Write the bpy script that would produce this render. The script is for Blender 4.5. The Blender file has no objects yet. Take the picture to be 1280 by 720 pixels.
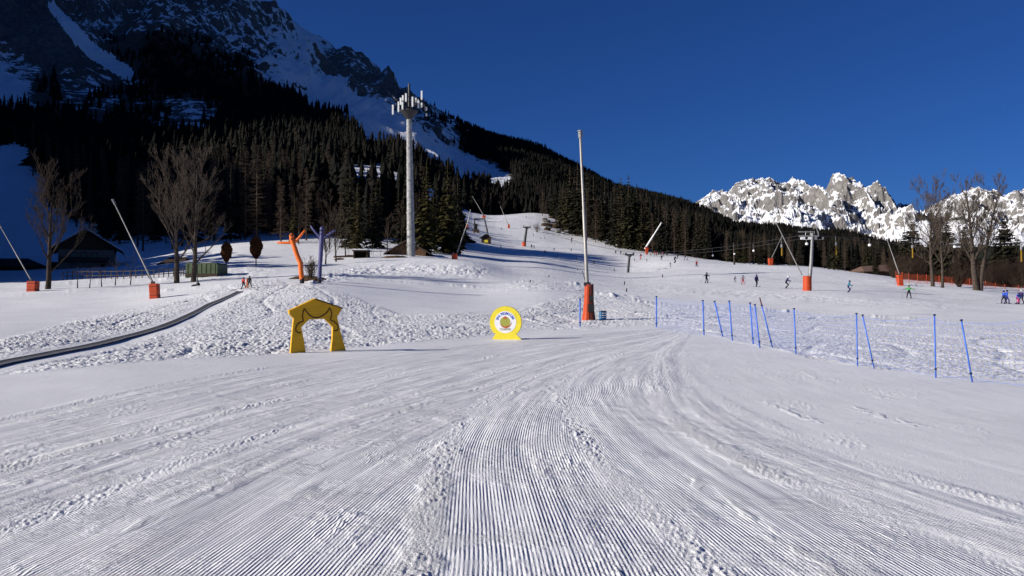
import bpy, math, random
import numpy as np
from mathutils import Vector, Matrix

random.seed(7)
RS = np.random.RandomState(11)
SC = bpy.context.scene
COL = SC.collection
R = math.radians

# ------------------------------------------------------------------ camera model
F = 1004.0          # focal length in photograph pixels (1280 wide)
HC = 1.75           # eye height
PITCH = math.atan(12.0 / F)
SP, CP = math.sin(PITCH), math.cos(PITCH)


def ray(c, r):
    u = (c - 640.0) / F
    v = -(r - 360.0) / F
    d = CP - v * SP
    return u / d, (SP + v * CP) / d      # x/y, dz/dy


def project(x, y, z):
    zz = z - HC
    d = y * CP + zz * SP
    return 640 + F * x / d, 360 - F * (-y * SP + zz * CP) / d


def row_z(y, r, c=640):
    return HC + y * ray(c, r)[1]


# ------------------------------------------------------------------ noise
def _hash(ix, iy, seed):
    h = (ix.astype(np.int64) * 374761393 + iy.astype(np.int64) * 668265263 + seed * 1442695041) & 0xffffffff
    h = ((h ^ (h >> 13)) * 1274126177) & 0xffffffff
    h = h ^ (h >> 16)
    return (h & 0xffff) / 65535.0


def perlin(x, y, seed=0):
    x = np.asarray(x, float); y = np.asarray(y, float)
    ix = np.floor(x); iy = np.floor(y)
    fx = x - ix; fy = y - iy
    sx = fx * fx * fx * (fx * (fx * 6 - 15) + 10)
    sy = fy * fy * fy * (fy * (fy * 6 - 15) + 10)

    def g(dx, dy):
        a = _hash(ix + dx, iy + dy, seed) * 2 * np.pi
        return np.cos(a) * (fx - dx) + np.sin(a) * (fy - dy)
    a = g(0, 0); b = g(1, 0); c = g(0, 1); d = g(1, 1)
    return 1.5 * ((a + (b - a) * sx) * (1 - sy) + (c + (d - c) * sx) * sy)


def fbm(x, y, octaves=4, seed=0, gain=.5):
    t = 0; a = 1; s = 0
    for i in range(octaves):
        t = t + a * perlin(x * 2 ** i, y * 2 ** i, seed + i * 17); s += a; a *= gain
    return t / s


def ridged(x, y, octaves=5, seed=0, gain=.5):
    t = 0; a = 1; s = 0
    for i in range(octaves):
        t = t + a * (1 - np.abs(perlin(x * 2 ** i, y * 2 ** i, seed + i * 31))); s += a; a *= gain
    return t / s


def sst(a, b, x):
    t = np.clip((x - a) / (b - a), 0, 1)
    return t * t * (3 - 2 * t)


def smooth_curve(xs, ys):
    xs = np.array(xs, float); ys = np.array(ys, float)
    m = np.gradient(ys, xs)

    def f(x):
        x = np.clip(x, xs[0], xs[-1])
        i = np.clip(np.searchsorted(xs, x) - 1, 0, len(xs) - 2)
        h = xs[i + 1] - xs[i]; t = (x - xs[i]) / h
        return ((2 * t**3 - 3 * t**2 + 1) * ys[i] + (t**3 - 2 * t**2 + t) * h * m[i]
                + (-2 * t**3 + 3 * t**2) * ys[i + 1] + (t**3 - t**2) * h * m[i + 1])
    return f


# ------------------------------------------------------------------ terrain of the ski field
FLAT = [(0.5, 0.0), (12, 0.0)]


def colspec(pts):
    return FLAT + [(y, row_z(y, r)) for y, r in pts]


SPEC = [
    (-900, FLAT + [(40, 0), (80, 1), (160, 5), (260, 20), (400, 40), (560, 60)]),
    (-300, FLAT + [(20, 0), (40, .3), (80, 2), (160, 8), (260, 27), (400, 62), (560, 100)]),
    (0, colspec([(20, 458), (28, 424), (33, 414), (60, 388), (84, 366), (88, 363), (110, 352), (165, 336), (200, 312), (300, 255), (360, 222), (560, 165)])),
    (150, colspec([(17, 470), (31, 427), (40, 405), (60, 385), (72, 372), (85, 362), (110, 347), (165, 333), (200, 318), (300, 275), (560, 180)])),
    (300, colspec([(22, 450), (26, 440), (40, 405), (55, 379), (68, 364), (75, 355), (100, 346), (120, 333), (150, 319), (200, 301), (300, 265), (560, 182)])),
    (390, colspec([(26, 441), (45, 396), (62, 364), (70, 355), (76, 352), (100, 343), (120, 335), (150, 322), (200, 300), (300, 265), (560, 185)])),
    (510, colspec([(30, 431), (45, 402), (60, 379), (80, 361), (95, 351), (120, 336), (135, 321), (150, 319.5), (200, 309), (300, 272), (560, 197)])),
    (590, colspec([(33, 427), (50, 396), (65, 381), (90, 363), (105, 353), (123, 327), (130, 324), (145, 326), (180, 323), (230, 312), (300, 302), (350, 288), (420, 272), (440, 270), (470, 273), (560, 277)])),
    (640, colspec([(36, 422), (50, 399), (70, 379), (95, 357), (130, 343), (180, 329), (240, 318), (300, 309), (330, 304), (380, 284), (420, 269), (440, 267.5), (470, 268), (560, 265)])),
    (680, colspec([(38, 418), (50, 401), (70, 378), (95, 356), (130, 343), (180, 329), (240, 319), (300, 309), (330, 304), (380, 286), (420, 271), (445, 269), (560, 262)])),
    (720, colspec([(40, 416), (52, 401), (63, 394), (80, 373), (95, 362), (140, 347), (200, 335), (260, 322), (330, 308), (380, 296), (420, 286), (560, 262)])),
    (785, colspec([(44, 411), (55, 397), (75, 380), (95, 367), (150, 352), (200, 343), (240, 338), (280, 323), (330, 312), (400, 300), (560, 280)])),
    (850, colspec([(44, 411), (55, 398), (80, 379), (100, 367), (130, 356), (180, 342), (220, 331), (250, 323), (270, 321), (300, 320.5), (400, 317), (560, 297)])),
    (930, colspec([(38, 418), (50, 402), (70, 387), (95, 371), (130, 356), (180, 340), (220, 331), (240, 329.5), (270, 330), (400, 325), (560, 307)])),
    (1000, colspec([(30, 430), (45, 408), (65, 393), (90, 375), (110, 363), (150, 350), (200, 334), (215, 331.5), (235, 332), (300, 331), (560, 315)])),
    (1080, colspec([(24, 445), (40, 415), (60, 396), (85, 379), (105, 366.5), (140, 354), (180, 344), (195, 341), (220, 342), (300, 340), (560, 325)])),
    (1140, colspec([(21, 455), (35, 422), (55, 399), (80, 382), (105, 372), (140, 356), (165, 350), (200, 351), (300, 348), (560, 335)])),
    (1220, colspec([(18.5, 467), (30, 430), (50, 403), (80, 386), (105, 376), (135, 361), (150, 356.5), (180, 357), (300, 352), (560, 340)])),
    (1280, colspec([(17, 475), (30, 430), (50, 405), (80, 388), (105, 379), (135, 367), (150, 362), (165, 361), (300, 357), (560, 345)])),
    (2200, FLAT + [(50, 0), (100, .8), (150, 2), (300, 6), (560, 12)]),
]
TC = np.arange(-900, 2201, 10.0)
TY = np.geomspace(.5, 560, 420)
_rows = []
for c, pts in SPEC:
    ys = [p[0] for p in pts]; zs = [p[1] for p in pts]
    _rows.append(np.interp(TY, ys, zs))
_rows = np.array(_rows)
_sc = np.array([s[0] for s in SPEC], float)
TZ = np.array([[np.interp(c, _sc, _rows[:, j]) for j in range(len(TY))] for c in TC])


def gsm(a, s, axis):
    k = np.arange(-3 * s, 3 * s + 1); w = np.exp(-k * k / (2.0 * s * s)); w /= w.sum()
    p = np.pad(a, [(3 * s, 3 * s) if i == axis else (0, 0) for i in range(2)], mode='edge')
    return np.apply_along_axis(lambda v: np.convolve(v, w, 'valid'), axis, p)


TZ = gsm(gsm(TZ, 2, 0), 3, 1)


def field_z(x, y):
    x = np.asarray(x, float); y = np.asarray(y, float)
    yy = np.clip(y, .5, 560)
    c = np.clip(640 + F * x / np.maximum(yy, 3.0), -900, 2199.9)
    fi = (c + 900) / 10.0
    fj = np.clip(np.log(yy / .5) / np.log(560 / .5) * (len(TY) - 1), 0, len(TY) - 1.001)
    i = np.clip(fi.astype(int), 0, len(TC) - 2); j = fj.astype(int)
    a = fi - i; b = fj - j
    return (TZ[i, j] * (1 - a) * (1 - b) + TZ[i + 1, j] * a * (1 - b) + TZ[i, j + 1] * (1 - a) * b + TZ[i + 1, j + 1] * a * b)


_YS = np.geomspace(3, 555, 6000)


def P(c, r, ymin=3.0):
    """first point of the ski field seen at photograph pixel (c, r)"""
    kx, kz = ray(c, r)
    ys = _YS[_YS >= ymin]
    hit = np.nonzero(HC + kz * ys <= field_z(kx * ys, ys))[0]
    y = float(ys[hit[0]]) if len(hit) else float(ys[-1])
    return Vector((kx * y, y, float(field_z(kx * y, y))))


def at_depth(c, y):
    x = (c - 640) / F * y
    return Vector((x, y, float(field_z(x, y))))


def on_line(c, r, y):
    kx, kz = ray(c, r)
    return Vector((kx * y, y, HC + kz * y))


# ------------------------------------------------------------------ materials
class N:
    """tiny node expression helper"""
    def __init__(s, nt, sock): s.nt, s.s = nt, sock

    def op(s, o, b=None, c=None):
        n = s.nt.nodes.new('ShaderNodeMath'); n.operation = o
        s.nt.links.new(s.s, n.inputs[0])
        for i, q in ((1, b), (2, c)):
            if q is None: continue
            if isinstance(q, N): s.nt.links.new(q.s, n.inputs[i])
            else: n.inputs[i].default_value = q
        return N(s.nt, n.outputs[0])
    def __add__(s, b): return s.op('ADD', b)
    def __sub__(s, b): return s.op('SUBTRACT', b)
    def __mul__(s, b): return s.op('MULTIPLY', b)
    def clampramp(s, a, b):
        n = s.nt.nodes.new('ShaderNodeMapRange'); n.clamp = True; n.interpolation_type = 'SMOOTHSTEP'
        s.nt.links.new(s.s, n.inputs[0]); n.inputs[1].default_value = a; n.inputs[2].default_value = b
        return N(s.nt, n.outputs[0])


def newmat(name, col=(.5, .5, .5), rough=.7, metal=0.0, spec=.3):
    m = bpy.data.materials.new(name); m.use_nodes = True
    b = m.node_tree.nodes['Principled BSDF']
    b.inputs['Base Color'].default_value = (*col, 1); b.inputs['Roughness'].default_value = rough
    b.inputs['Metallic'].default_value = metal; b.inputs['Specular IOR Level'].default_value = spec
    return m, m.node_tree, b


def noise_node(nt, scale, detail=4, rough=.55, vec=None, dim='3D'):
    n = nt.nodes.new('ShaderNodeTexNoise'); n.inputs['Scale'].default_value = scale
    n.inputs['Detail'].default_value = detail; n.inputs['Roughness'].default_value = rough
    if vec is None:
        vec = nt.nodes.new('ShaderNodeTexCoord').outputs['Object']
    nt.links.new(vec, n.inputs['Vector'])
    return N(nt, n.outputs['Fac'])


def mixcol(nt, fac, a, b):
    n = nt.nodes.new('ShaderNodeMix'); n.data_type = 'RGBA'
    if isinstance(fac, N): nt.links.new(fac.s, n.inputs[0])
    else: n.inputs[0].default_value = fac
    for i, q in ((6, a), (7, b)):
        if isinstance(q, (tuple, list)): n.inputs[i].default_value = (*q, 1)
        else: nt.links.new(q, n.inputs[i])
    return n.outputs[2]


def worn(name, col, rough=.6, metal=0.0, scale=6, amt=.25, spec=.3, bump=0.0):
    """paint/wood/metal with mottled wear"""
    m, nt, b = newmat(name, col, rough, metal, spec)
    f = noise_node(nt, scale, 5).clampramp(.35, .7)
    dark = tuple(c * (1 - amt) for c in col)
    nt.links.new(mixcol(nt, f, dark, col), b.inputs['Base Color'])
    if bump:
        bp = nt.nodes.new('ShaderNodeBump'); bp.inputs['Distance'].default_value = bump
        nt.links.new(noise_node(nt, scale * 2, 4).s, bp.inputs['Height']); nt.links.new(bp.outputs[0], b.inputs['Normal'])
    return m


def planks(name, col, rough=.8, scale=(1, 8, 1), amt=.4):
    m, nt, b = newmat(name, col, rough)
    tc = nt.nodes.new('ShaderNodeTexCoord'); mp = nt.nodes.new('ShaderNodeMapping')
    mp.inputs['Scale'].default_value = scale
    nt.links.new(tc.outputs['Object'], mp.inputs[0])
    f = noise_node(nt, 1.5, 5, .6, mp.outputs[0]).clampramp(.3, .7)
    nt.links.new(mixcol(nt, f, tuple(c * (1 - amt) for c in col), col), b.inputs['Base Color'])
    return m


def foliage_mat(name, a, b_, c):
    """per-tree tint from the object's random number, clump variation from noise"""
    m, nt, b = newmat(name, a, .85, 0, .15)
    oi = nt.nodes.new('ShaderNodeObjectInfo')
    f = N(nt, oi.outputs['Random'])
    col = mixcol(nt, f, a, b_)
    g = noise_node(nt, .9, 3).clampramp(.42, .68)
    nt.links.new(mixcol(nt, g, col, c), b.inputs['Base Color'])
    return m


M = {}
M['spruce'] = foliage_mat('spruce_needles', (.018, .020, .010), (.031, .028, .012), (.040, .035, .014))
M['spruce_dk'] = foliage_mat('spruce_needles_dark', (.011, .0125, .008), (.018, .0175, .0095), (.024, .021, .011))
M['olive'] = foliage_mat('spruce_needles_olive', (.034, .032, .010), (.046, .040, .012), (.056, .047, .014))
M['larch'] = foliage_mat('larch_twigs', (.046, .031, .021), (.066, .045, .03), (.08, .057, .039))
M['bark'] = worn('bark', (.10, .075, .055), .9, 0, 3, .5, .1, .02)
M['greybark'] = worn('grey_bark', (.085, .066, .052), .9, 0, 3, .5, .1, .02)
M['darkbark'] = worn('dark_bark', (.06, .045, .035), .9, 0, 3, .5, .1, .02)
M['thicket'] = worn('thicket_twigs', (.048, .032, .024), .9, 0, 2, .4, .1)
M['beechleaf'] = foliage_mat('dry_leaves', (.075, .030, .012), (.065, .028, .012), (.105, .045, .017))
M['orange'] = worn('orange_padding', (.50, .062, .014), .55, 0, 5, .2, .3)
M['darkorange'] = worn('dark_orange_and_pad_shade', (.10, .018, .014), .7, 0, 5, .3)  # dark orange fittings; also paints the tall padding's shaded side
M['inforange'] = worn('orange_nylon', (.80, .16, .02), .5, 0, 3, .12, .3)
M['navy'] = worn('navy_nylon', (.085, .085, .21), .5, 0, 3, .15, .3)
M['black'] = worn('black_rubber', (.02, .02, .022), .7, 0, 8, .3)
M['dkmetal'] = worn('dark_metal', (.055, .055, .06), .5, .3, 6, .4)
M['galv'] = worn('galvanised_steel', (.30, .30, .30), .5, .35, 5, .3)
M['alu'] = worn('bare_aluminium_pole', (.33, .315, .29), .45, .3, 4, .2)
M['mast'] = worn('grey_mast_steel', (.40, .40, .40), .6, .1, 2.2, .42)
M['white'] = worn('white_paint', (.82, .82, .80), .45, 0, 5, .08)
M['antenna'] = worn('white_antenna_shell', (.84, .84, .82), .4, 0, 5, .05)
M['yellowboard'] = planks('yellow_painted_boards', (.74, .40, .012), .6, (1, 1, 9), .16)
M['yellowsign'] = worn('yellow_sign_paint', (.80, .66, .045), .5, 0, 4, .10)
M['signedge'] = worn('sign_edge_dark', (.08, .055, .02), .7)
M['signwhite'] = worn('sign_white_film', (.78, .77, .80), .4, 0, 6, .06)
M['brownline'] = worn('brown_line_paint', (.085, .032, .012), .6)
M['letterblue'] = worn('blue_letters', (.07, .16, .55), .5)
M['lettergrey'] = worn('grey_letters', (.42, .40, .34), .5)
M['emblemgreen'] = worn('emblem_green', (.42, .42, .08), .5, 0, 30, .35)
M['emblemred'] = worn('emblem_red', (.55, .14, .05), .5, 0, 30, .35)
M['polblue'] = worn('blue_pole_plastic', (.045, .15, .62), .4, 0, 8, .15)
M['boxblue'] = worn('blue_plastic_crate', (.03, .17, .36), .5, 0, 8, .25)
M['belt'] = worn('conveyor_belt_rubber', (.11, .11, .11), .6, 0, 2, .35)
M['beltrail'] = worn('conveyor_rail', (.34, .34, .34), .5, .2, 2, .2)
M['wood'] = planks('dark_timber', (.055, .036, .024), .85, (7, 7, .6), .45)
M['woodlt'] = planks('brown_timber', (.13, .07, .038), .85, (7, 7, .6), .45)
M['roof'] = planks('weathered_roof', (.075, .060, .050), .9, (4, .5, 4), .4)
M['roofbrown'] = planks('brown_shingle_roof', (.14, .085, .065), .9, (5, 2, 5), .35)
M['plaster'] = worn('old_plaster', (.20, .17, .14), .9, 0, 2, .25)
M['stone'] = worn('stone_base', (.22, .20, .18), .9, 0, 3, .4)
M['glass'] = newmat('window_glass', (.02, .025, .03), .08, 0, .6)[0]
M['greentarp'] = worn('green_tarpaulin', (.075, .105, .05), .65, 0, 2, .3, .3, .03)
M['fencewood'] = worn('fence_wood', (.10, .08, .065), .9, 0, 4, .4)
M['springbox'] = worn('yellow_spring_box', (.42, .24, .02), .5, 0, 6, .15)
M['poster'] = worn('yellow_poster', (.75, .62, .05), .6)
M['skin'] = worn('skin', (.55, .33, .25), .6)
M['snowcap'] = worn('settled_snow', (.80, .82, .86), .8, 0, 3, .05)
M['soil'] = worn('bare_soil', (.10, .062, .036), .95, 0, 3, .5, .1, .05)
M['rockgrey'] = worn('grey_stone', (.20, .19, .175), .9, 0, 2, .45, .1, .05)


# snow of the ski field
def snow_material():
    m, nt, b = newmat('groomed_snow', (.8, .81, .84), .55, 0, .25)
    L = nt.links
    geo = nt.nodes.new('ShaderNodeNewGeometry'); pos = geo.outputs['Position']

    def attr(n):
        a = nt.nodes.new('ShaderNodeAttribute'); a.attribute_name = n
        return N(nt, a.outputs['Fac'])
    u, groom, rough, dist, crumb = attr('track_u'), attr('groomed'), attr('rough'), attr('along'), attr('crumb')
    warm = noise_node(nt, .35, 3, .5, pos).clampramp(.3, .7)
    fine = noise_node(nt, 60, 3, .6, pos)
    wob = noise_node(nt, 1.6, 2, .5, pos)
    wave = ((u + (wob - .5) * .010) * (2 * math.pi / .031)).op('COSINE')
    erase = noise_node(nt, 2.2, 5, .62, pos).clampramp(.40, .60)
    erase2 = noise_node(nt, 26, 3, .6, pos).clampramp(.30, .55)
    near = dist.clampramp(55, 36)
    slope = wave * groom * near * (erase * .55 + .45) * (erase2 * .5 + .5) * .95
    # long faint ski and track streaks along the passes
    cb = nt.nodes.new('ShaderNodeCombineXYZ'); L.new(u.s, cb.inputs[0]); L.new((dist * .045).s, cb.inputs[1])
    streak = noise_node(nt, 3.2, 6, .72, cb.outputs[0])
    ruts = noise_node(nt, 8.5, 4, .6, cb.outputs[0])
    slope = slope + (ruts - .5) * groom * dist.clampramp(58, 40) * 1.25
    crumbs = noise_node(nt, 34, 4, .65, pos).clampramp(.56, .72)
    crumbmask = noise_node(nt, 1.1, 4, .6, pos).clampramp(.50, .64)
    h = streak * groom * .045 + crumbs * crumbmask * .016 + (fine - .5) * .009
    lump = noise_node(nt, 7.5, 4, .6, pos)
    grain = noise_node(nt, 42, 4, .7, pos)
    scuff = noise_node(nt, 17, 4, .7, pos)
    scm = noise_node(nt, .8, 5, .65, pos).clampramp(.46, .60) * groom * dist.clampramp(30, 10)
    cn = crumb * dist.clampramp(26, 7)
    h = h + grain * cn * .040 + scuff * cn * .040 + (scuff + grain) * scm * .022
    h = h + lump * rough * .13
    # ski marks on the far slopes: stretched noise
    mp = nt.nodes.new('ShaderNodeMapping'); mp.inputs['Scale'].default_value = (.05, .55, .0); mp.inputs['Rotation'].default_value = (0, 0, .25)
    L.new(pos, mp.inputs[0])
    far = noise_node(nt, 1.0, 6, .7, mp.outputs[0])
    h = h + far * dist.clampramp(45, 120) * .55
    bp = nt.nodes.new('ShaderNodeBump'); bp.inputs['Distance'].default_value = 1.0; bp.inputs['Strength'].default_value = 1.0
    L.new(h.s, bp.inputs['Height'])
    # the groove flanks tilt the surface across the direction of the pass
    cg = nt.nodes.new('ShaderNodeCombineXYZ'); L.new(slope.s, cg.inputs[0]); L.new((slope * attr('pass_dir')).s, cg.inputs[1])
    vs = nt.nodes.new('ShaderNodeVectorMath'); vs.operation = 'SUBTRACT'; L.new(bp.outputs[0], vs.inputs[0]); L.new(cg.outputs[0], vs.inputs[1])
    vn = nt.nodes.new('ShaderNodeVectorMath'); vn.operation = 'NORMALIZE'; L.new(vs.outputs[0], vn.inputs[0]); L.new(vn.outputs[0], b.inputs['Normal'])
    # compacted glaze greyer, crumbs whiter; the contrast also paints in groove shading
    c1 = mixcol(nt, warm, (.76, .765, .78), (.82, .825, .84))
    packed_shade = streak.clampramp(.40, .66) * groom * .8
    c1 = mixcol(nt, packed_shade, c1, (.65, .65, .69))
    c2 = mixcol(nt, (crumbs * crumbmask * .6).op('MAXIMUM', crumb * .55), c1, (.90, .90, .91))
    dirt = noise_node(nt, .5, 6, .7, pos).clampramp(.62, .80) * rough * .25
    L.new(mixcol(nt, dirt, c2, (.55, .54, .54)), b.inputs['Base Color'])
    return m


M['snow'] = snow_material()


def mountain_material(name, snowc, rocka, rockb, scale):
    m, nt, b = newmat(name, rocka, .9, 0, .1)
    geo = nt.nodes.new('ShaderNodeNewGeometry'); pos = geo.outputs['Position']

    def attr(n):
        a = nt.nodes.new('ShaderNodeAttribute'); a.attribute_name = n
        return N(nt, a.outputs['Fac'])
    sn = attr('snowiness'); br = attr('brownness')
    n1 = noise_node(nt, scale, 6, .68, pos)
    f = (sn + (n1 - .5) * 1.5).clampramp(.46, .54)
    rockn = noise_node(nt, scale * 2.2, 5, .7, pos).clampramp(.3, .7)
    rock = mixcol(nt, rockn, rocka, rockb)
    rock = mixcol(nt, br, rock, (.026, .030, .018))
    nt.links.new(mixcol(nt, f, rock, snowc), b.inputs['Base Color'])
    bp = nt.nodes.new('ShaderNodeBump'); bp.inputs['Distance'].default_value = 1.2 / scale * .35; bp.inputs['Strength'].default_value = .7
    nt.links.new(noise_node(nt, scale * 3, 5, .65, pos).s, bp.inputs['Height']); nt.links.new(bp.outputs[0], b.inputs['Normal'])
    return m


M['mountain'] = mountain_material('mountain_rock_and_snow', (.80, .82, .86), (.10, .085, .074), (.20, .175, .16), .10)
M['peak'] = mountain_material('dolomite_rock_and_snow', (.84, .85, .87), (.15, .142, .135), (.27, .255, .24), .011)


# ------------------------------------------------------------------ mesh helpers
class MB:
    def __init__(s): s.v = []; s.f = []; s.m = []

    def add(s, verts, faces, mi=0):
        o = len(s.v); s.v.extend([tuple(p) for p in verts])
        s.f.extend([tuple(i + o for i in f) for f in faces]); s.m.extend([mi] * len(faces)); return s

    def box(s, c, d, rz=0, mi=0, taper=1.0, tilt=None):
        x, y, z = (q / 2 for q in d)
        vs = [Vector((sx * x * (taper if sz > 0 else 1), sy * y * (taper if sz > 0 else 1), sz * z)) for sz in (-1, 1) for sx, sy in ((-1, -1), (1, -1), (1, 1), (-1, 1))]
        m = Matrix.Rotation(rz, 3, 'Z')
        if tilt is not None: m = tilt
        vs = [m @ v + Vector(c) for v in vs]
        return s.add(vs, [(3, 2, 1, 0), (4, 5, 6, 7), (0, 1, 5, 4), (1, 2, 6, 5), (2, 3, 7, 6), (3, 0, 4, 7)], mi)

    def tube(s, pts, rad, n=8, mi=0, cap=True):
        pts = [Vector(p) for p in pts]
        if not isinstance(rad, (list, tuple)): rad = [rad] * len(pts)
        rings = []
        up = None
        for i, p in enumerate(pts):
            a = pts[max(0, i - 1)]; b = pts[min(len(pts) - 1, i + 1)]
            t = (b - a)
            t = t.normalized() if t.length > 1e-9 else Vector((0, 0, 1))
            if up is None:
                up = t.orthogonal().normalized()
            else:
                up = up - t * up.dot(t)
                up = up.normalized() if up.length > 1e-6 else t.orthogonal().normalized()
            w = t.cross(up)
            rings.append([p + (up * math.cos(2 * math.pi * k / n) + w * math.sin(2 * math.pi * k / n)) * rad[i] for k in range(n)])
        vs = [q for r_ in rings for q in r_]
        fs = []
        for i in range(len(pts) - 1):
            for k in range(n):
                k2 = (k + 1) % n
                fs.append((i * n + k, i * n + k2, (i + 1) * n + k2, (i + 1) * n + k))
        if cap and n > 2:
            fs.append(tuple(range(n))[::-1]); fs.append(tuple((len(pts) - 1) * n + k for k in range(n)))
        return s.add(vs, fs, mi)

    def lathe(s, prof, n=16, c=(0, 0, 0), mi=0, jag=None):
        vs = []
        for r_, z in prof:
            for k in range(n):
                a = 2 * math.pi * k / n
                vs.append((c[0] + r_ * math.cos(a), c[1] + r_ * math.sin(a), c[2] + z))
        fs = []
        for i in range(len(prof) - 1):
            for k in range(n):
                k2 = (k + 1) % n
                fs.append((i * n + k, i * n + k2, (i + 1) * n + k2, (i + 1) * n + k))
        fs.append(tuple(range(n))[::-1]); fs.append(tuple((len(prof) - 1) * n + k for k in range(n)))
        return s.add(vs, fs, mi)

    def prism(s, outline, t0, t1, mi=0):
        """outline in local XZ, thickness along Y from t0 to t1"""
        n = len(outline)
        vs = [(x, t0, z) for x, z in outline] + [(x, t1, z) for x, z in outline]
        fs = [tuple(range(n)), tuple(range(2 * n - 1, n - 1, -1))]
        for i in range(n):
            j = (i + 1) % n
            fs.append((i, i + n, j + n, j))
        return s.add(vs, fs, mi)

    def mesh(s, name, mats, smooth=False):
        me = bpy.data.meshes.new(name)
        me.from_pydata(s.v, [], s.f)
        for m in (mats if isinstance(mats, (list, tuple)) else [mats]): me.materials.append(m)
        if any(s.m): me.polygons.foreach_set('material_index', s.m)
        if smooth: me.polygons.foreach_set('use_smooth', [True] * len(me.polygons))
        me.update()
        return me

    def build(s, name, mats, parent=None, smooth=False, loc=None):
        o = bpy.data.objects.new(name, s.mesh(name, mats, smooth)); COL.objects.link(o)
        if parent: o.parent = parent
        if loc is not None: o.location = loc
        return o


def smooth_auto(o, ang=40):
    me = o.data
    me.polygons.foreach_set('use_smooth', [True] * len(me.polygons))
    me.set_sharp_from_angle(angle=R(ang))
    return o


def thing(name, label, cat, loc=(0, 0, 0), rz=0.0, group=None):
    o = bpy.data.objects.new(name, None); COL.objects.link(o)
    o.empty_display_size = .3
    o.location = loc; o.rotation_euler = (0, 0, rz)
    o['label'] = label; o['category'] = cat
    if group: o['group'] = group
    return o


def tag(o, label=None, cat=None, group=None, kind=None):
    if label: o['label'] = label
    if cat: o['category'] = cat
    if group: o['group'] = group
    if kind: o['kind'] = kind
    return o


def dup(root, loc=None, rz=None, scale=None, label=None, group=None):
    c = root.copy(); COL.objects.link(c)
    if loc is not None: c.location = loc
    if rz is not None: c.rotation_euler = (0, 0, rz)
    if scale is not None: c.scale = scale
    if label: c['label'] = label
    if group: c['group'] = group
    for ch in list(root.children):
        d = ch.copy(); COL.objects.link(d); d.parent = c
        for g in list(ch.children):
            e = g.copy(); COL.objects.link(e); e.parent = d
    return c


def grid_mesh(name, X, Y, Z, mat, attrs=None, smooth=True):
    nr, nc = X.shape
    co = np.stack([X, Y, Z], -1).reshape(-1, 3).astype(np.float32)
    idx = np.arange(nr * nc).reshape(nr, nc)
    q = np.stack([idx[:-1, :-1], idx[:-1, 1:], idx[1:, 1:], idx[1:, :-1]], -1).reshape(-1, 4)
    me = bpy.data.meshes.new(name)
    me.vertices.add(len(co)); me.vertices.foreach_set('co', co.ravel())
    me.loops.add(q.size); me.loops.foreach_set('vertex_index', q.ravel().astype(np.int32))
    me.polygons.add(len(q)); me.polygons.foreach_set('loop_start', np.arange(0, q.size, 4, dtype=np.int32))
    me.polygons.foreach_set('use_smooth', np.full(len(q), smooth))
    me.update(calc_edges=True)
    for k, v in (attrs or {}).items():
        a = me.attributes.new(k, 'FLOAT', 'POINT'); a.data.foreach_set('value', v.ravel().astype(np.float32))
    me.materials.append(mat)
    o = bpy.data.objects.new(name, me); COL.objects.link(o)
    return o


def merged_mesh(name, V, FQ, mat, colors=None):
    """V (n,3), FQ (m,k) numpy arrays -> object"""
    me = bpy.data.meshes.new(name)
    k = FQ.shape[1]
    me.vertices.add(len(V)); me.vertices.foreach_set('co', V.astype(np.float32).ravel())
    me.loops.add(FQ.size); me.loops.foreach_set('vertex_index', FQ.ravel().astype(np.int32))
    me.polygons.add(len(FQ)); me.polygons.foreach_set('loop_start', np.arange(0, FQ.size, k, dtype=np.int32))
    me.update(calc_edges=True)
    if colors is not None:
        a = me.attributes.new('tint', 'FLOAT', 'POINT'); a.data.foreach_set('value', colors.astype(np.float32))
    me.materials.append(mat)
    o = bpy.data.objects.new(name, me); COL.objects.link(o)
    return o


# ------------------------------------------------------------------ the snow field mesh
EDGES = [
    ([0, 5, 11.5, 21, 31, 38, 45, 55], [-8.2, -8.0, -7.3, -5.7, -1.4, 3.2, 9.0, 18]),
    ([0, 5, 10, 16, 21, 26, 31, 36, 42, 55], [-6.0, -5.6, -4.9, -3.3, -1.8, .2, 2.4, 5.0, 8.0, 16]),
    ([0, 5, 10.5, 16, 21, 26, 30, 36, 42, 55], [-4.0, -3.9, -3.1, -1.3, .2, 2.1, 3.9, 6.5, 8.6, 14]),
    ([0, 5, 10, 16, 21, 26, 30, 36, 42, 55], [-.45, -.6, -.75, 0, 1.45, 3.3, 4.8, 7.0, 9.0, 14]),
    ([0, 5, 10, 16, 21, 26, 30, 36, 42, 55], [1.75, 1.3, .85, 1.05, 2.15, 3.85, 5.2, 7.3, 9.2, 14.2]),
    ([0, 5, 7.4, 9.3, 12, 16, 21, 26, 30, 36, 42, 55], [4.5, 3.3, 2.7, 2.4, 2.35, 2.85, 3.7, 4.75, 5.9, 7.7, 9.4, 14.4]),
    ([0, 4, 6.5, 8, 11, 16.3, 20, 24, 33, 42, 55], [7.0, 5.2, 4.3, 3.85, 3.55, 3.75, 4.3, 5.1, 7.4, 9.8, 15]),
]
EDGEF = [smooth_curve(a, b) for a, b in EDGES]
BOT_C = [-400, 0, 200, 370, 600, 720, 840, 900, 1000, 1100, 1200, 1280, 1700]
BOT_R = [500, 472, 455, 444, 422, 413, 408, 424, 446, 462, 474, 480, 510]
TOP_C = [-400, 0, 60, 150, 230, 300, 345, 400, 450, 500, 600, 640, 650, 720, 780, 850, 930, 1000, 1130, 1280, 1700]
TOP_R = [450, 424, 409, 387, 369, 353, 350, 356, 372, 391, 389, 386, 385, 366, 374, 382, 386, 388, 398, 409, 430]


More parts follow.
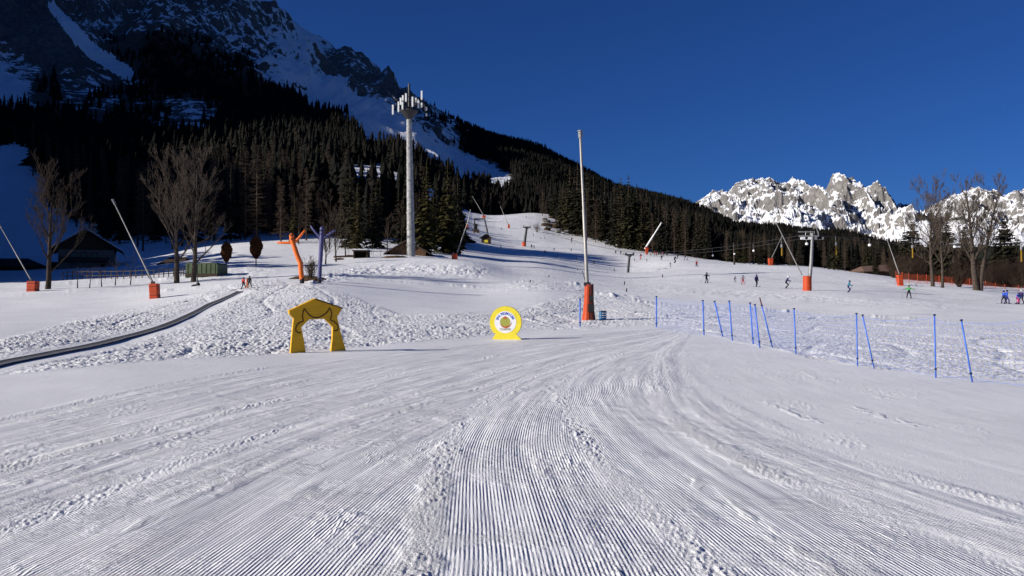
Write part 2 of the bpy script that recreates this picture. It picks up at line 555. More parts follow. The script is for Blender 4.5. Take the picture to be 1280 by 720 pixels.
def seg_dist(c, r, pts, sy=1.0):
    d = np.full(c.shape, 1e9)
    for (x0, y0), (x1, y1) in zip(pts[:-1], pts[1:]):
        dx, dy = x1 - x0, (y1 - y0)
        t = np.clip(((c - x0) * dx + (r - y0) * dy) / (dx * dx + dy * dy), 0, 1)
        d = np.minimum(d, np.hypot(c - x0 - t * dx, (r - y0 - t * dy) * sy))
    return d


CARPET_PX = [(-60, 471), (0, 457), (50, 447), (100, 437), (150, 425), (200, 411), (232, 398), (262, 382), (300, 365)]
CARPET = [P(*p) for p in CARPET_PX]


def build_field():
    a_in = np.tan(np.linspace(R(-34.5), R(34.5), 1130))
    a_l = -np.tan(np.linspace(R(62), R(34.7), 60)); a_r = np.tan(np.linspace(R(34.7), R(62), 60))
    k = np.concatenate([a_l, a_in, a_r])
    APX = 1.2
    ys = np.concatenate([np.linspace(-.9, 2.4, 14)[:-1], np.geomspace(2.4, 560, 1010)])
    Y = np.repeat(ys[:, None], len(k), 1)
    X = (Y + APX) * k[None, :]
    Z = field_z(X, Y)
    c, r = project(X, np.maximum(Y, 1.0), Z)
    far = Y > 2
    bot = np.interp(c, BOT_C, BOT_R); top = np.interp(c, TOP_C, TOP_R)
    wr = fbm(X * .35, Y * .12, 3, 3) * 7
    rough = sst(0, 5, bot - r + wr * .6) * sst(0, 5, r - top + wr * .6) * (Y < 130)
    # banks of rough snow farther out
    bank = np.zeros_like(Z)
    for pts, w, a in (
            ([(645, 352), (690, 353), (735, 357)], 3.2, .9), ([(735, 366), (800, 377), (860, 384), (930, 386)], 3.0, .7),
            ([(930, 386), (1000, 389), (1130, 398), (1280, 409)], 3.5, .6), ([(420, 345), (500, 352), (560, 356), (640, 363)], 3.0, .4),
            ([(390, 355), (410, 345), (440, 338)], 6, .8), ([(0, 430), (60, 412), (110, 400)], 4.5, .55),
            ([(20, 368), (120, 363), (190, 364), (260, 360), (310, 354)], 4.5, .22), ([(310, 353), (345, 351)], 3, .4),
            ([(60, 356), (150, 350), (240, 348), (300, 338), (350, 330)], 6, .2),
            ([(690, 411), (740, 408), (830, 405)], 3, .45), ([(1085, 348), (1120, 354), (1150, 357)], 2.5, .8),
            ([(650, 284), (720, 296), (780, 306)], 5, .5)):
        bank = np.maximum(bank, np.exp(-(seg_dist(c, r, pts, 1.6) / w) ** 2) * a)
    rough = np.clip(rough + bank * .8, 0, 1)
    # smooth tracks trampled beside the carpet
    cd = np.full(Z.shape, 1e9)
    for p, q in zip(CARPET[:-1], CARPET[1:]):
        dx, dy = q.x - p.x, q.y - p.y
        t = np.clip(((X - p.x) * dx + (Y - p.y) * dy) / (dx * dx + dy * dy), 0, 1)
        cd = np.minimum(cd, np.hypot(X - p.x - t * dx, Y - p.y - t * dy))
    ck = sst(.5, 1.3, cd)
    rough *= ck
    bank *= ck
    n1 = perlin(X * 1.9, Y * 1.5, 5); n2 = perlin(X * 4.3, Y * 3.2, 6); n3 = perlin(X * .7, Y * .5, 7)
    n4 = perlin(X * 8.5, Y * 6, 8)
    lump = (np.maximum(n1, -.15) * .045 + np.maximum(n2, -.2) * .05 + n3 * .05 + np.maximum(n4, -.15) * .075) * (1 - .45 * sst(830, 920, c))
    patch = .62 + .4 * sst(-.25, .3, fbm(X * .17, Y * .10, 3, 171)) + .35 * sst(.2, .5, fbm(X * .4, Y * .2, 2, 172))
    ruts = -np.exp(-(perlin(X * .22 + Y * .05, Y * .05, 175) / .05) ** 2) * .07 - np.exp(-(perlin(X * .16 - Y * .06, Y * .07, 176) / .045) ** 2) * .07
    rough = rough * np.clip(patch, 0, 1.25)
    Z = Z + rough * (lump + ruts) * .9 * (Y > 8)
    sc = np.clip(Y / 90, .25, 1.6)
    bl = np.maximum(fbm(X * .5 / sc, Y * .28 / sc, 4, 21, .62) + .05, 0) ** 1.2 * 1.2 * sst(-.25, .35, fbm(X * .12, Y * .1, 2, 25))
    Z = Z + bank * (bl + perlin(X * 3.4 / sc, Y * 2.2 / sc, 23) * .05) * sc * .8
    chop = np.zeros_like(Z)
    for pts, w, a in (([(440, 340), (520, 335), (600, 340)], 9, 1.0), ([(390, 350), (430, 345)], 8, 1.0), ([(640, 358), (720, 362), (800, 372)], 5, .7), ([(240, 345), (340, 340)], 8, .5), ([(800, 360), (1000, 372), (1200, 385)], 6, .45)):
        chop = np.maximum(chop, np.exp(-(seg_dist(c, r, pts, 1.4) / w) ** 2) * a)
    Z = Z + chop * (fbm(X * .8, Y * .45, 4, 191, .6) * .30 + np.maximum(fbm(X * 1.9, Y * 1.2, 3, 195, .6), 0) * .22) * (Y > 40)
    # slow undulation everywhere, drifts on the upper slopes
    Z = Z + fbm(X * .06, Y * .05, 3, 31) * .25 * sst(25, 90, Y) + fbm(X * .018, Y * .014, 3, 33) * 1.3 * sst(110, 260, Y) * sst(1500, 700, c)
    # groomed passes
    U = np.zeros_like(Z); groom = np.zeros_like(Z); PD = np.zeros_like(Z)
    dex = [-(f(np.clip(Y + .05, 0, 55)) - f(np.clip(Y - .05, 0, 55))) / .1 for f in EDGEF]
    ex = [f(np.clip(Y, 0, 55)) for f in EDGEF]
    inside = (Y < 54)
    for i in range(len(ex) - 1):
        msk = (X >= ex[i]) & (X < ex[i + 1]) if i < len(ex) - 2 else (X >= ex[i]) & (X < ex[i + 1])
        U = np.where(msk, X - ex[i], U); PD = np.where(msk, dex[i], PD)
        groom = np.where(msk & inside, (.9, 1.0, 1.1, .9, .9, .9)[i], groom)
    U = np.where(X >= ex[-1], (X - ex[-1]) * .8, U); PD = np.where(X >= ex[-1], dex[-1], PD)
    U = np.where(X < ex[0], (X - ex[0]), U)
    groom = groom * sst(ex[-1] + .1, ex[-1] - .5, X)
    groom = np.where((X >= ex[-1]) & inside, .14 * (1 - rough), groom)
    groom = np.where((X < ex[0]) & inside, .12, groom)
    crumb = np.zeros_like(Z)
    pisteN = (1 - rough) * (Y < 54) * sst(54, 46, Y)
    groom = groom * (1 - rough)
    for i, e in enumerate(ex):
        d = X - e
        amp = .030 * (.45 + 1.1 * fbm(X * 0 + i * 7.3, Y * .35, 2, 40 + i)) * (1.0 if i not in (0, 6) else .6)
        gran = .5 + .35 * perlin(X * 13, Y * 6, 50 + i) + .9 * perlin(X * 29, Y * 22, 60 + i)
        d = d + .05 * perlin(X * 0, Y * 1.3, 75 + i)
        wdt = .15 * (1 + .5 * perlin(X * 0, Y * .8, 70 + i))
        Z = Z + np.exp(-(d / np.maximum(wdt, .05)) ** 2) * np.maximum(amp, 0.006) * np.maximum(gran, 0) * pisteN
        gate = sst(-.35, .25, fbm(X * 0 + i * 5.7, Y * .22, 3, 140 + i))
        ed = .16 + .06 * perlin(X * 6, Y * 5, 150 + i)
        crumb = np.maximum(crumb, np.exp(-(d / ed) ** 4) * gate * pisteN * (1.0 if i not in (0, 6) else .4))
        groom = groom * (1 - .9 * np.exp(-(d / .17) ** 2))
    # a second set of broken crumb lines and scattered chunks left by the machine
    for i, (j, off) in enumerate(((0, .9), (1, .75), (2, 1.0), (2, 2.1), (3, 1.1), (4, .8), (5, .55), (6, .9), (6, 2.3), (6, 3.6))):
        d = X - ex[j] - off * (1 - Y / 75)
        gate = sst(.05, .3, fbm(X * 0 + i * 3.1, Y * .3, 3, 80 + i))
        gran = np.maximum(perlin(X * 15, Y * 10, 90 + i) + .35, 0)
        Z = Z + np.exp(-(d / .11) ** 2) * .007 * gate * gran * pisteN
        crumb = np.maximum(crumb, np.exp(-(d / .10) ** 2) * gate * .7 * pisteN * sst(-.1, .3, perlin(X * 7, Y * 3, 160 + i)))
    pat = sst(.12, .4, fbm(X * .55, Y * .3, 3, 120)) * sst(30, 8, Y)
    Z = Z + pat * np.maximum(perlin(X * 14, Y * 11, 121) - .05, 0) * .026 * pisteN * (X > ex[0])
    Z = Z + sst(ex[0] + .12, ex[0] - .05, X) * .018 * pisteN
    o = grid_mesh('snow_field', X, Y, Z, M['snow'], {'crumb': np.clip(crumb, 0, 1), 'track_u': U, 'pass_dir': PD, 'groomed': groom, 'rough': rough, 'along': np.maximum(Y, 0)})
    tag(o, kind='structure')
    return o


field = build_field()

# ground behind the camera, so the snow goes on all round
mb = MB(); mb.add([(-400, -.9, -.02), (400, -.9, -.02), (400, -300, -2), (-400, -300, -2)], [(3, 2, 1, 0)])
o = mb.build('snow_ground', M['snowcap']); tag(o, kind='structure')


# ------------------------------------------------------------------ the mountain
def _crest():
    th, rf, rc, zc, zf = [], [], [], [], []
    for a, r0, r1, z in ((-89, 170, 1500, 70), (-82, 170, 1500, 140), (-75, 170, 1500, 360), (-69, 170, 1500, 640), (-60, 190, 1560, 880), (-50, 260, 1720, 1010), (-41, 400, 1740, 960)):
        th.append(a); rf.append(r0); rc.append(r1); zc.append(z)
    for c, row, y in ((0, -112, 1560), (150, -62, 1500), (250, -26, 1460), (300, -2, 1450), (320, 0, 1450), (345, 10, 1440), (362, 26, 1430), (385, 42, 1420), (400, 54, 1410),
                      (440, 68, 1390), (470, 90, 1370), (500, 112, 1350), (540, 133, 1320), (580, 158, 1280), (610, 172, 1240), (640, 180, 1210), (680, 190, 1180),
                      (710, 208, 1150), (770, 240, 1060), (830, 254, 1010), (880, 270, 960), (920, 292, 900), (960, 299, 850), (1010, 301, 800), (1060, 303, 770), (1110, 317, 740), (1150, 338, 730),
                      (1180, 346, 720), (1300, 352, 700), (1500, 354, 700)):
        t = math.atan((c - 640) / F)
        th.append(math.degrees(t)); rc.append(y / math.cos(t)); rf.append(470 / math.cos(t)); zc.append(HC + (372 - row) / F * y)
    return [np.array(q) for q in (th, rf, rc, zc)]


CTH, CRF, CRC, CZC = _crest()
PAINT = np.array([
    (20, 20, .05, .05), (60, 60, .06, .05), (30, 40, .05, 0), (0, 70, .55, .1), (30, 88, .5, .15), (10, 112, .85, .05), (60, 112, .3, .5), (100, 112, .45, .3), (130, 130, .42, .4),
    (180, 130, .36, .5), (240, 142, .5, .3), (200, 150, .42, .5), (100, 30, .5, .1), (140, 20, .5, .1), (180, 20, .48, .2), (230, 20, .52, .1), (160, 60, .3, .5), (200, 60, .2, .9), (240, 50, .4, .4),
    (280, 30, .5, .1), (310, 22, .52, .05), (340, 40, .7, .05), (360, 80, .72, .1), (330, 75, .58, .2), (380, 60, .72, 0), (420, 80, .36, 0), (460, 95, .40, 0), (480, 112, .42, .05),
    (415, 112, .86, 0), (470, 142, .9, 0), (520, 155, .62, .15), (508, 132, .4, .2), (540, 150, .45, .4), (560, 170, .55, .3), (500, 172, .92, 0), (560, 202, .9, 0), (600, 217, .86, .05),
    (622, 230, .8, .1), (585, 165, .4, .6), (610, 185, .15, .95), (640, 200, .1, 1), (680, 195, .12, 1), (702, 197, .5, .5), (720, 222, .1, 1), (650, 230, .08, 1), (800, 255, .1, 1), (900, 292, .1, 1),
    (1100, 322, .1, 1), (265, 96, .1, 1), (300, 118, .06, 1), (350, 142, .06, 1), (420, 174, .05, 1), (490, 205, .05, 1), (550, 230, .05, 1), (600, 246, .05, 1), (150, 170, .12, 1), (60, 170, .12, 1), (0, 155, .12, 1),
    (300, 180, 0, 1), (400, 210, 0, 1), (-100, 60, .4, .3), (-300, 0, .4, .3), (-300, 150, .15, 1), (1300, 340, .1, 1), (310, 55, .5, .15), (300, 80, .4, .6), (220, 95, .12, 1)], float)


def paint(c, r):
    w = np.zeros(c.shape); s = np.zeros(c.shape); f = np.zeros(c.shape)
    for pc, pr, ps, pf in PAINT:
        k = 1.0 / (((c - pc) * .75) ** 2 + (r - pr) ** 2 + 25) ** 1.9
        w += k; s += k * ps; f += k * pf
    return s / w, f / w


def mountain_z(th, t):
    """th in degrees, t 0 (foot) .. 1 (crest) .. 1.35"""
    rf = np.interp(th, CTH, CRF); rc = np.interp(th, CTH, CRC); zc = np.interp(th, CTH, CZC)
    r = rf + (rc - rf) * t
    a = np.radians(th)
    x, y = r * np.sin(a), r * np.cos(a)
    xf, yf = rf * np.sin(a), rf * np.cos(a)
    zf = field_z(xf, np.maximum(yf, 3)) - 4
    g = np.where(t <= 1, np.clip(t, 0, 1) ** 1.12, 1 - (t - 1) * 1.5)
    z = zf + (zc - zf) * g
    wild = sst(640, 470, 640 + F * np.tan(np.clip(a, -1.2, 1.2))) * .8 + .2
    n = (ridged(x / 260, y / 260, 5, 201, .52) - .72) * 150 * wild + perlin(x / 60, y / 60, 207) * 8 * wild
    crag = (ridged(x / 85, y / 85, 4, 221, .55) - .7) * 52 * wild
    amt = sst(.05, .55, t)
    # keep the crest line itself close to the surveyed one
    z = z + n * amt * (1 - .65 * sst(.75, .97, t)) + crag * amt * (1 - .45 * sst(.75, .97, t))
    # unseen wooded spur added left of the view to shade the lower wood
    z = np.maximum(z, 157 * np.exp(-((x + 360) / 95) ** 2) * sst(30, 110, y) * sst(380, 260, y) * sst(-30.5, -36, th) - 6 * sst(-36, -30.5, th))
    return x, y, z, r


def build_mountain():
    th = np.concatenate([np.linspace(-89, -36, 130)[:-1], np.linspace(-36, 31, 860)])
    t = np.concatenate([np.linspace(0, 1.0, 420), np.linspace(1.0, 1.35, 40)[1:]])
    T, TH = np.meshgrid(t, th, indexing='ij')
    x, y, z, r = mountain_z(TH, T)
    c, row = project(x, np.maximum(y, 20), z)
    s, f = paint(np.clip(c, -400, 1400), row)
    # steepness matters: gullies hold snow, faces shed it
    gz = np.gradient(z, axis=0) / np.maximum(np.gradient(r, axis=0), .1)
    s = s - np.clip(gz - 1.0, 0, 1.2) * .22 + np.clip(.35 - gz, 0, .5) * .1
    gul = seg_dist(c, row, [(64, 6), (85, 30), (112, 62), (160, 93)])
    wid = np.interp(row, [0, 60, 95], [4, 9, 7])
    s = np.where((gul < wid) & (T < 1.0) & (row < 100), 1.25, s)
    scr = np.exp(-(seg_dist(c, row, [(360, 88), (440, 128), (540, 190), (625, 228)]) / 13) ** 2)
    s = s + scr * .25
    o = grid_mesh('mountain', x, y, z, M['mountain'], {'snowiness': s, 'brownness': np.clip(f * 1.1, 0, 1)})
    tag(o, kind='structure')


build_mountain()


# ------------------------------------------------------------------ far sunlit peaks
def build_peaks():
    pc = [820, 850, 872, 886, 897, 910, 922, 940, 958, 968, 980, 990, 1000, 1012, 1020, 1030, 1040, 1050, 1060, 1072, 1082, 1092, 1104, 1116, 1130, 1150, 1170, 1190, 1205, 1215, 1228, 1242, 1256, 1270, 1285, 1300, 1340, 1400]
    pr = [300, 282, 258, 244, 239, 242, 233, 230, 229, 233, 231, 227, 236, 249, 261, 244, 230, 220, 219, 229, 232, 242, 255, 266, 270, 266, 258, 244, 236, 231, 238, 246, 240, 236, 240, 240, 250, 270]
    Y0 = 6200.0
    cols = np.linspace(800, 1420, 900)
    dep = np.linspace(-2500, 900, 420)
    D, C = np.meshgrid(dep, cols, indexing='ij')
    y = Y0 + D
    x = (C - 640) / F * Y0 + (C - 1000) / F * D * .2
    env = HC + (372 - np.interp(C, pc, pr)) / F * Y0
    low0 = HC + (372 - 320) / F * Y0
    low = np.where(D < -1500, low0 + (D + 1500) / 1000 * (low0 - 40), low0)
    t = np.clip((D + 1500) / 1500, 0, 1)
    face = np.where(D < 0, t ** 1.25, 1 - D / 900 * .8)
    wx = C + perlin(x / 420, y / 420, 341) * 16 * (1 - t) + perlin(x / 150, y / 260, 342) * 4
    env = HC + (372 - np.interp(wx, pc, pr)) / F * Y0
    z = low + (env - low) * face
    big = ridged(x / 620, y / 620, 6, 301, .55) - .74
    vert = ridged(x / 240, y / 950, 5, 331, .5) - .72
    fine = ridged(x / 110, y / 110, 4, 371, .6) - .72
    top = 1 - .6 * sst(-420, -30, D)
    amp = sst(0, .3, t)
    z = z + amp * (big * 520 * top + vert * 210 * top + fine * 60)
    gy = np.gradient(z, axis=0) / (dep[1] - dep[0]); gx = np.gradient(z, axis=1) / ((cols[1] - cols[0]) / F * Y0)
    slope = np.hypot(gx, gy)
    s = .67 - (slope - 1.0) * .26 + fbm(x / 150, y / 150, 3, 381) * .34 + fbm(x / 60, y / 60, 3, 391) * .16 - sst(.6, 1.0, t) * .10 + sst(.55, .1, t) * .25
    _, row = project(x, y, z)
    band = np.exp(-((row - (272 + perlin(C / 22, C * 0, 5) * 2.5)) / 3.2) ** 2) * sst(1052, 1066, C) * sst(1120, 1104, C)
    woodline = sst(304, 312, row + perlin(C / 14, C * 0, 6) * 3)
    band = np.maximum(band, woodline)
    s = s - band * 1.3
    o = grid_mesh('mountain_range', x, y, z, M['peak'], {'snowiness': s, 'brownness': np.clip(band * 1.5, 0, 1)}, smooth=False)
    tag(o, kind='structure')


build_peaks()


# ------------------------------------------------------------------ trees
def spruce_crown(rng, h, r, whorls, per, sprays, bare=.08, mi=0):
    V, Q = [], []

    def quad(p, d, side, L, W, droop):
        a = p; b = p + d * L + Vector((0, 0, -droop * L))
        s = side * W
        i = len(V)
        V.extend([a - s * .5, a + s * .5, b + s * .35 + Vector((0, 0, -.15 * W)), b - s * .35 + Vector((0, 0, -.15 * W))])
        Q.append((i, i + 1, i + 2, i + 3))
    for k in range(whorls):
        t = bare + (1 - bare) * ((k + rng.random() * .7) / whorls)
        z = t * h
        rad = r * (1 - t) ** .8 * rng.uniform(.72, 1.15) * (1.0 if t > bare + .12 else .75 + 2 * (t - bare)) + .15
        nb = max(4, int(per * (1 - t * .5)))
        a0 = rng.random() * 6.28
        for j in range(nb):
            a = a0 + 6.283 * j / nb + rng.uniform(-.35, .35)
            L = rad * rng.uniform(.65, 1.15)
            d = Vector((math.cos(a), math.sin(a), 0)); sd = Vector((-d.y, d.x, 0))
            slope = rng.uniform(.15, .5) * (1 - t) + (-.5 * t * t)
            for s_ in range(sprays):
                q = (s_ + .3) / sprays
                p = d * (L * q) + Vector((0, 0, z - slope * L * q * q))
                w = L * (.32 + .25 * (1 - q)) * rng.uniform(.6, 1.2)
                tl = rng.uniform(-.7, .7)
                dd = (d + sd * tl).normalized()
                quad(p, dd, Vector((-dd.y, dd.x, rng.uniform(-.5, .5))), L / sprays * rng.uniform(1.2, 2.0), w, rng.uniform(.1, .7))
                if rng.random() < .55:
                    dd = (d * .5 + sd * rng.choice((-1, 1))).normalized()
                    quad(p, dd, Vector((0, 0, 1)) * .8 + Vector((-dd.y, dd.x, 0)) * .5, L * .3, L * .22 * rng.uniform(.6, 1.2), rng.uniform(.3, .9))
    i = len(V)
    V.extend([Vector((-.12, 0, h * .94)), Vector((.12, 0, h * .94)), Vector((.02, 0, h * 1.02)), Vector((-.02, 0, h * 1.02))]); Q.append((i, i + 1, i + 2, i + 3))
    return V, Q


def make_spruce(seed, h=20.0, r=3.4, whorls=26, per=8, sprays=4, mat='spruce', bare=.06, name='spruce_tree'):
    rng = random.Random(seed)
    V, Q = spruce_crown(rng, h, r, whorls, per, sprays, bare)
    t = thing(name, 'x', 'tree')
    mb = MB(); mb.tube([(0, 0, -1.0), (0, 0, h * .3), (.05, .03, h * .65), (0, 0, h * .97)], [h * .014, h * .011, h * .007, .03], 7)
    mb.build('trunk', M['bark'], t, True)
    mb = MB(); mb.add(V, Q); mb.build('crown', M[mat], t)
    return t


def branch_tree(mbt, mbc, rng, h, r0, spread, limbs, levels, lean=0.0, start=.25, up=.75, density=1.0):
    """trunk into mbt, branches and twigs into mbc"""
    def grow(p, d, L, rad, lev):
        n = 3 if lev > 0 else 2
        pts = [p.copy()]; dd = d.copy(); q = p.copy()
        for i in range(n):
            dd = (dd + Vector((rng.uniform(-1, 1), rng.uniform(-1, 1), rng.uniform(-.2, .9))) * .16).normalized()
            q = q + dd * (L / n); pts.append(q.copy())
        rr = [max(rad * (1 - .75 * i / n), .013) for i in range(n + 1)]
        mbc.tube(pts, rr, 3 if rad < .05 else 4, cap=False)
        if lev <= 0: return
        nb = int(rng.randint(5, 7) * density)
        for k in range(nb):
            f = rng.uniform(.25, 1.0)
            i = min(int(f * n), n - 1); ff = f * n - i
            pp = pts[i].lerp(pts[i + 1], ff)
            perp = Vector((rng.uniform(-1, 1), rng.uniform(-1, 1), rng.uniform(-.3, .8))).normalized()
            nd = (dd * .95 + perp * .62 + Vector((0, 0, .18))).normalized()
            grow(pp, nd, L * rng.uniform(.38, .62), rad * .5 * (1 - .4 * f), lev - 1)
    n = 9
    pts = [Vector((0, 0, -.5))]; q = Vector((0, 0, 0)); dd = Vector((lean, 0, 1)).normalized()
    for i in range(n):
        pts.append(q.copy())
        dd = (dd + Vector((rng.uniform(-1, 1), rng.uniform(-1, 1), .5)) * .05).normalized(); q = q + dd * h * .9 / n
    pts.append(q)
    rr = [r0 * 1.25] + [r0 * (1 - .88 * (i / n) ** .9) for i in range(n)] + [.03]
    mbt.tube(pts, rr, 9)
    for k in range(limbs):
        f = start + (1 - start) * (k + rng.random()) / limbs
        x = f * n; i = min(int(x), n - 1)
        p = pts[i + 1].lerp(pts[min(i + 2, n + 1)], x - i)
        a = k * 2.4 + rng.uniform(-.5, .5)
        e = rng.uniform(.5, 1.1) * up
        d = Vector((math.cos(a) * (1 - e * .45), math.sin(a) * (1 - e * .45), e)).normalized()
        L = spread * (1 - .55 * f) * rng.uniform(.75, 1.2)
        grow(p, d, L, rr[min(i + 1, n)] * .42, levels)


def make_bare(seed, name, h, r0, spread, limbs, levels, mat='bark', trunks=1, start=.25, up=.75, lean=0.0, density=1.0, twig=None):
    rng = random.Random(seed)
    t = thing(name, 'x', 'tree')
    for k in range(trunks):
        m1, m2 = MB(), MB()
        branch_tree(m1, m2, rng, h * (1 if k == 0 else rng.uniform(.8, .97)), r0 * (1 if k == 0 else .75), spread, limbs, levels, lean=lean + (0 if trunks == 1 else (k - (trunks - 1) / 2) * .16), start=start, up=up, density=density)
        off = Vector(((k - (trunks - 1) / 2) * .7, 0, 0)) if trunks > 1 else Vector((0, 0, 0))
        a = m1.build('trunk', M[mat], t, True, off); b = m2.build('crown', M[twig or mat], t, False, off)
    return t


def make_larch(seed, h=20.0, r=2.6):
    rng = random.Random(seed)
    t = thing('larch_tree', 'x', 'tree')
    mb = MB(); mb.tube([(0, 0, -1), (0, 0, h * .4), (.06, .02, h * .98)], [h * .012, h * .008, .025], 7)
    mb.build('trunk', M['bark'], t, True)
    mb = MB()
    for k in range(46):
        tt = .10 + .88 * (k + rng.random()) / 46
        z = tt * h; L0 = r * (1 - tt) ** .7 * rng.uniform(.7, 1.2) + .2
        for j in range(4):
            a = rng.random() * 6.283; L = L0 * rng.uniform(.6, 1.1)
            d = Vector((math.cos(a), math.sin(a), 0)); sd = Vector((-d.y, d.x, 0))
            pts = [Vector((0, 0, z)), d * L * .5 + Vector((0, 0, z - .05 * L)), d * L + Vector((0, 0, z + .02 * L))]
            mb.tube(pts, [.05, .035, .012], 3, cap=False)
            for s_ in range(7):
                q = rng.uniform(.2, 1.0)
                p = d * L * q + Vector((0, 0, z - .04 * L))
                e = p + (d * rng.uniform(-.1, .5) + sd * rng.uniform(-.6, .6) + Vector((0, 0, rng.uniform(-.7, .15)))) * rng.uniform(.5, 1.1)
                mb.tube([p, e], [.03, .012], 3, cap=False)
    mb.build('crown', M['larch'], t)
    return t


S_PROTO = [make_spruce(s, 20, rr, w, p, 4, m) for s, rr, w, p, m in ((1, 3.3, 26, 8, 'spruce'), (2, 2.7, 28, 8, 'spruce_dk'), (3, 3.7, 24, 9, 'spruce'), (4, 3.0, 25, 8, 'spruce_dk'), (5, 2.4, 25, 7, 'olive'))]
L_PROTO = [make_larch(31), make_larch(32, 20, 3.1), make_larch(33, 20, 2.2)]
B_PROTO = [make_bare(s, 'bare_tree', 14, .17, 4.2, 13, 2, 'darkbark', start=.18, up=.9) for s in (41, 42)]
first_use = {}


def plant(proto, loc, h, rz, label, group, base=20.0, wide=1.0):
    s = h / base
    sc = (s * wide, s * wide, s)
    if proto.name not in first_use:
        first_use[proto.name] = 1
        proto.location = loc; proto.rotation_euler = (0, 0, rz); proto.scale = sc
        proto['label'] = label; proto['group'] = group
        if group is None: del proto['group']
        return proto
    o = dup(proto, loc, rz, sc, label, group)
    if group is None and 'group' in o: del o['group']
    return o


taken = []


def free(p, d):
    for q in taken:
        if (q.x - p.x) ** 2 + (q.y - p.y) ** 2 < d * d: return False
    taken.append(p); return True


rng = random.Random(5)
# left wood, standing on the slope behind the chalet
LEFTG = [('spruce', 'dark green spruce standing in the dense wood behind the chalet'), ('olive', 'olive tinged spruce standing in the dense wood behind the chalet'), ('larch', 'bare brown larch standing in the dense wood behind the chalet'), ('bare', 'leafless broadleaf tree at the foot of the wood behind the chalet')]
n = 0
for tries in range(3000):
    if n >= 190: break
    c = rng.uniform(40, 575)
    front = np.interp(c, [40, 90, 150, 200, 270, 330, 400, 460, 520, 575], [330, 250, 205, 190, 200, 190, 165, 165, 185, 260])
    y = front + abs(rng.gauss(0, 1)) * 75
    if y > 470: continue
    if c < 55 and y < 345: continue
    if y > 262 and y < 455 and c > 425: continue
    p = at_depth(c, y)
    if not free(p, 4.2): continue
    n += 1
    u = rng.random(); nearf = (y - front) < 45
    h = rng.uniform(17, 26)
    if c > 330 and y < 230: h *= .72
    if u < .34: plant(S_PROTO[rng.choice((0, 1, 2, 3))], p, h, rng.random() * 6.28, LEFTG[0][1], 'spruces in the wood behind the chalet')
    elif u < .46: plant(S_PROTO[4], p, h * .85, rng.random() * 6.28, LEFTG[1][1], 'olive spruces in the wood behind the chalet')
    elif u < .91 or not nearf: plant(rng.choice(L_PROTO), p, h, rng.random() * 6.28, LEFTG[2][1], 'larches in the wood behind the chalet')
    else: plant(rng.choice(B_PROTO), p, rng.uniform(9, 13), rng.random() * 6.28, LEFTG[3][1], 'leafless trees at the foot of the wood', 14)
# trees by the antenna tower
big1 = make_spruce(61, 22, 3.6, 30, 9, 5, 'olive', .03)
for proto, c, y, top, lab, w in ((big1, 533, 172, 203, 'tall spruce right of the antenna mast with drooping low branches', 1.0),
                              (make_spruce(62, 22, 3.4, 30, 9, 5, 'olive', .03), 559, 178, 204, 'tall olive green spruce, second tree right of the antenna mast', 1.15),
                              (make_spruce(63, 22, 3.2, 28, 8, 5, 'spruce_dk', .03), 572, 205, 212, 'dark spruce behind the trees right of the antenna mast, nearest the red snow lance', .95)):
    p = at_depth(c, y); hh = (project(p.x, p.y, p.z)[1] - top) / F * y
    proto.location = p; proto.scale = (hh / 22 * w, hh / 22 * w, hh / 22); proto['label'] = lab; taken.append(p)
for c, y, top in ((545, 215, 225), (567, 230, 222), (576, 245, 240), (524, 225, 235)):
    p = at_depth(c, y); hh = (project(p.x, p.y, p.z)[1] - top) / F * y
    plant(S_PROTO[rng.choice((1, 3))], p, hh, rng.random() * 6, 'dark spruce half hidden behind the tall trees beside the antenna mast', 'spruces behind the trees at the mast')
# trees at the top of the run
for k, c, y, top in (('b', 605, 440, 236), ('l', 613, 470, 240), ('s', 590, 470, 238), ('b', 628, 455, 240), ('s', 636, 490, 252), ('s', 622, 500, 245), ('l', 597, 500, 232)):
    p = at_depth(c, y); hh = (project(p.x, p.y, p.z)[1] - top) / F * y
    if k == 'b': plant(rng.choice(B_PROTO), p, hh, rng.random() * 6, 'leafless brown tree at the top edge of the ski run', 'leafless trees at the top of the run', 14)
    elif k == 'l': plant(rng.choice(L_PROTO), p, hh, rng.random() * 6, 'brown larch at the top edge of the ski run', 'larches at the top of the run')
    else: plant(rng.choice(S_PROTO[:4]), p, hh, rng.random() * 6, 'dark spruce at the top edge of the ski run', 'spruces at the top of the run')
p = at_depth(678, 450); plant(L_PROTO[1], p, 18, 1, 'single tawny larch standing above the brushwood beside the upper run', None)
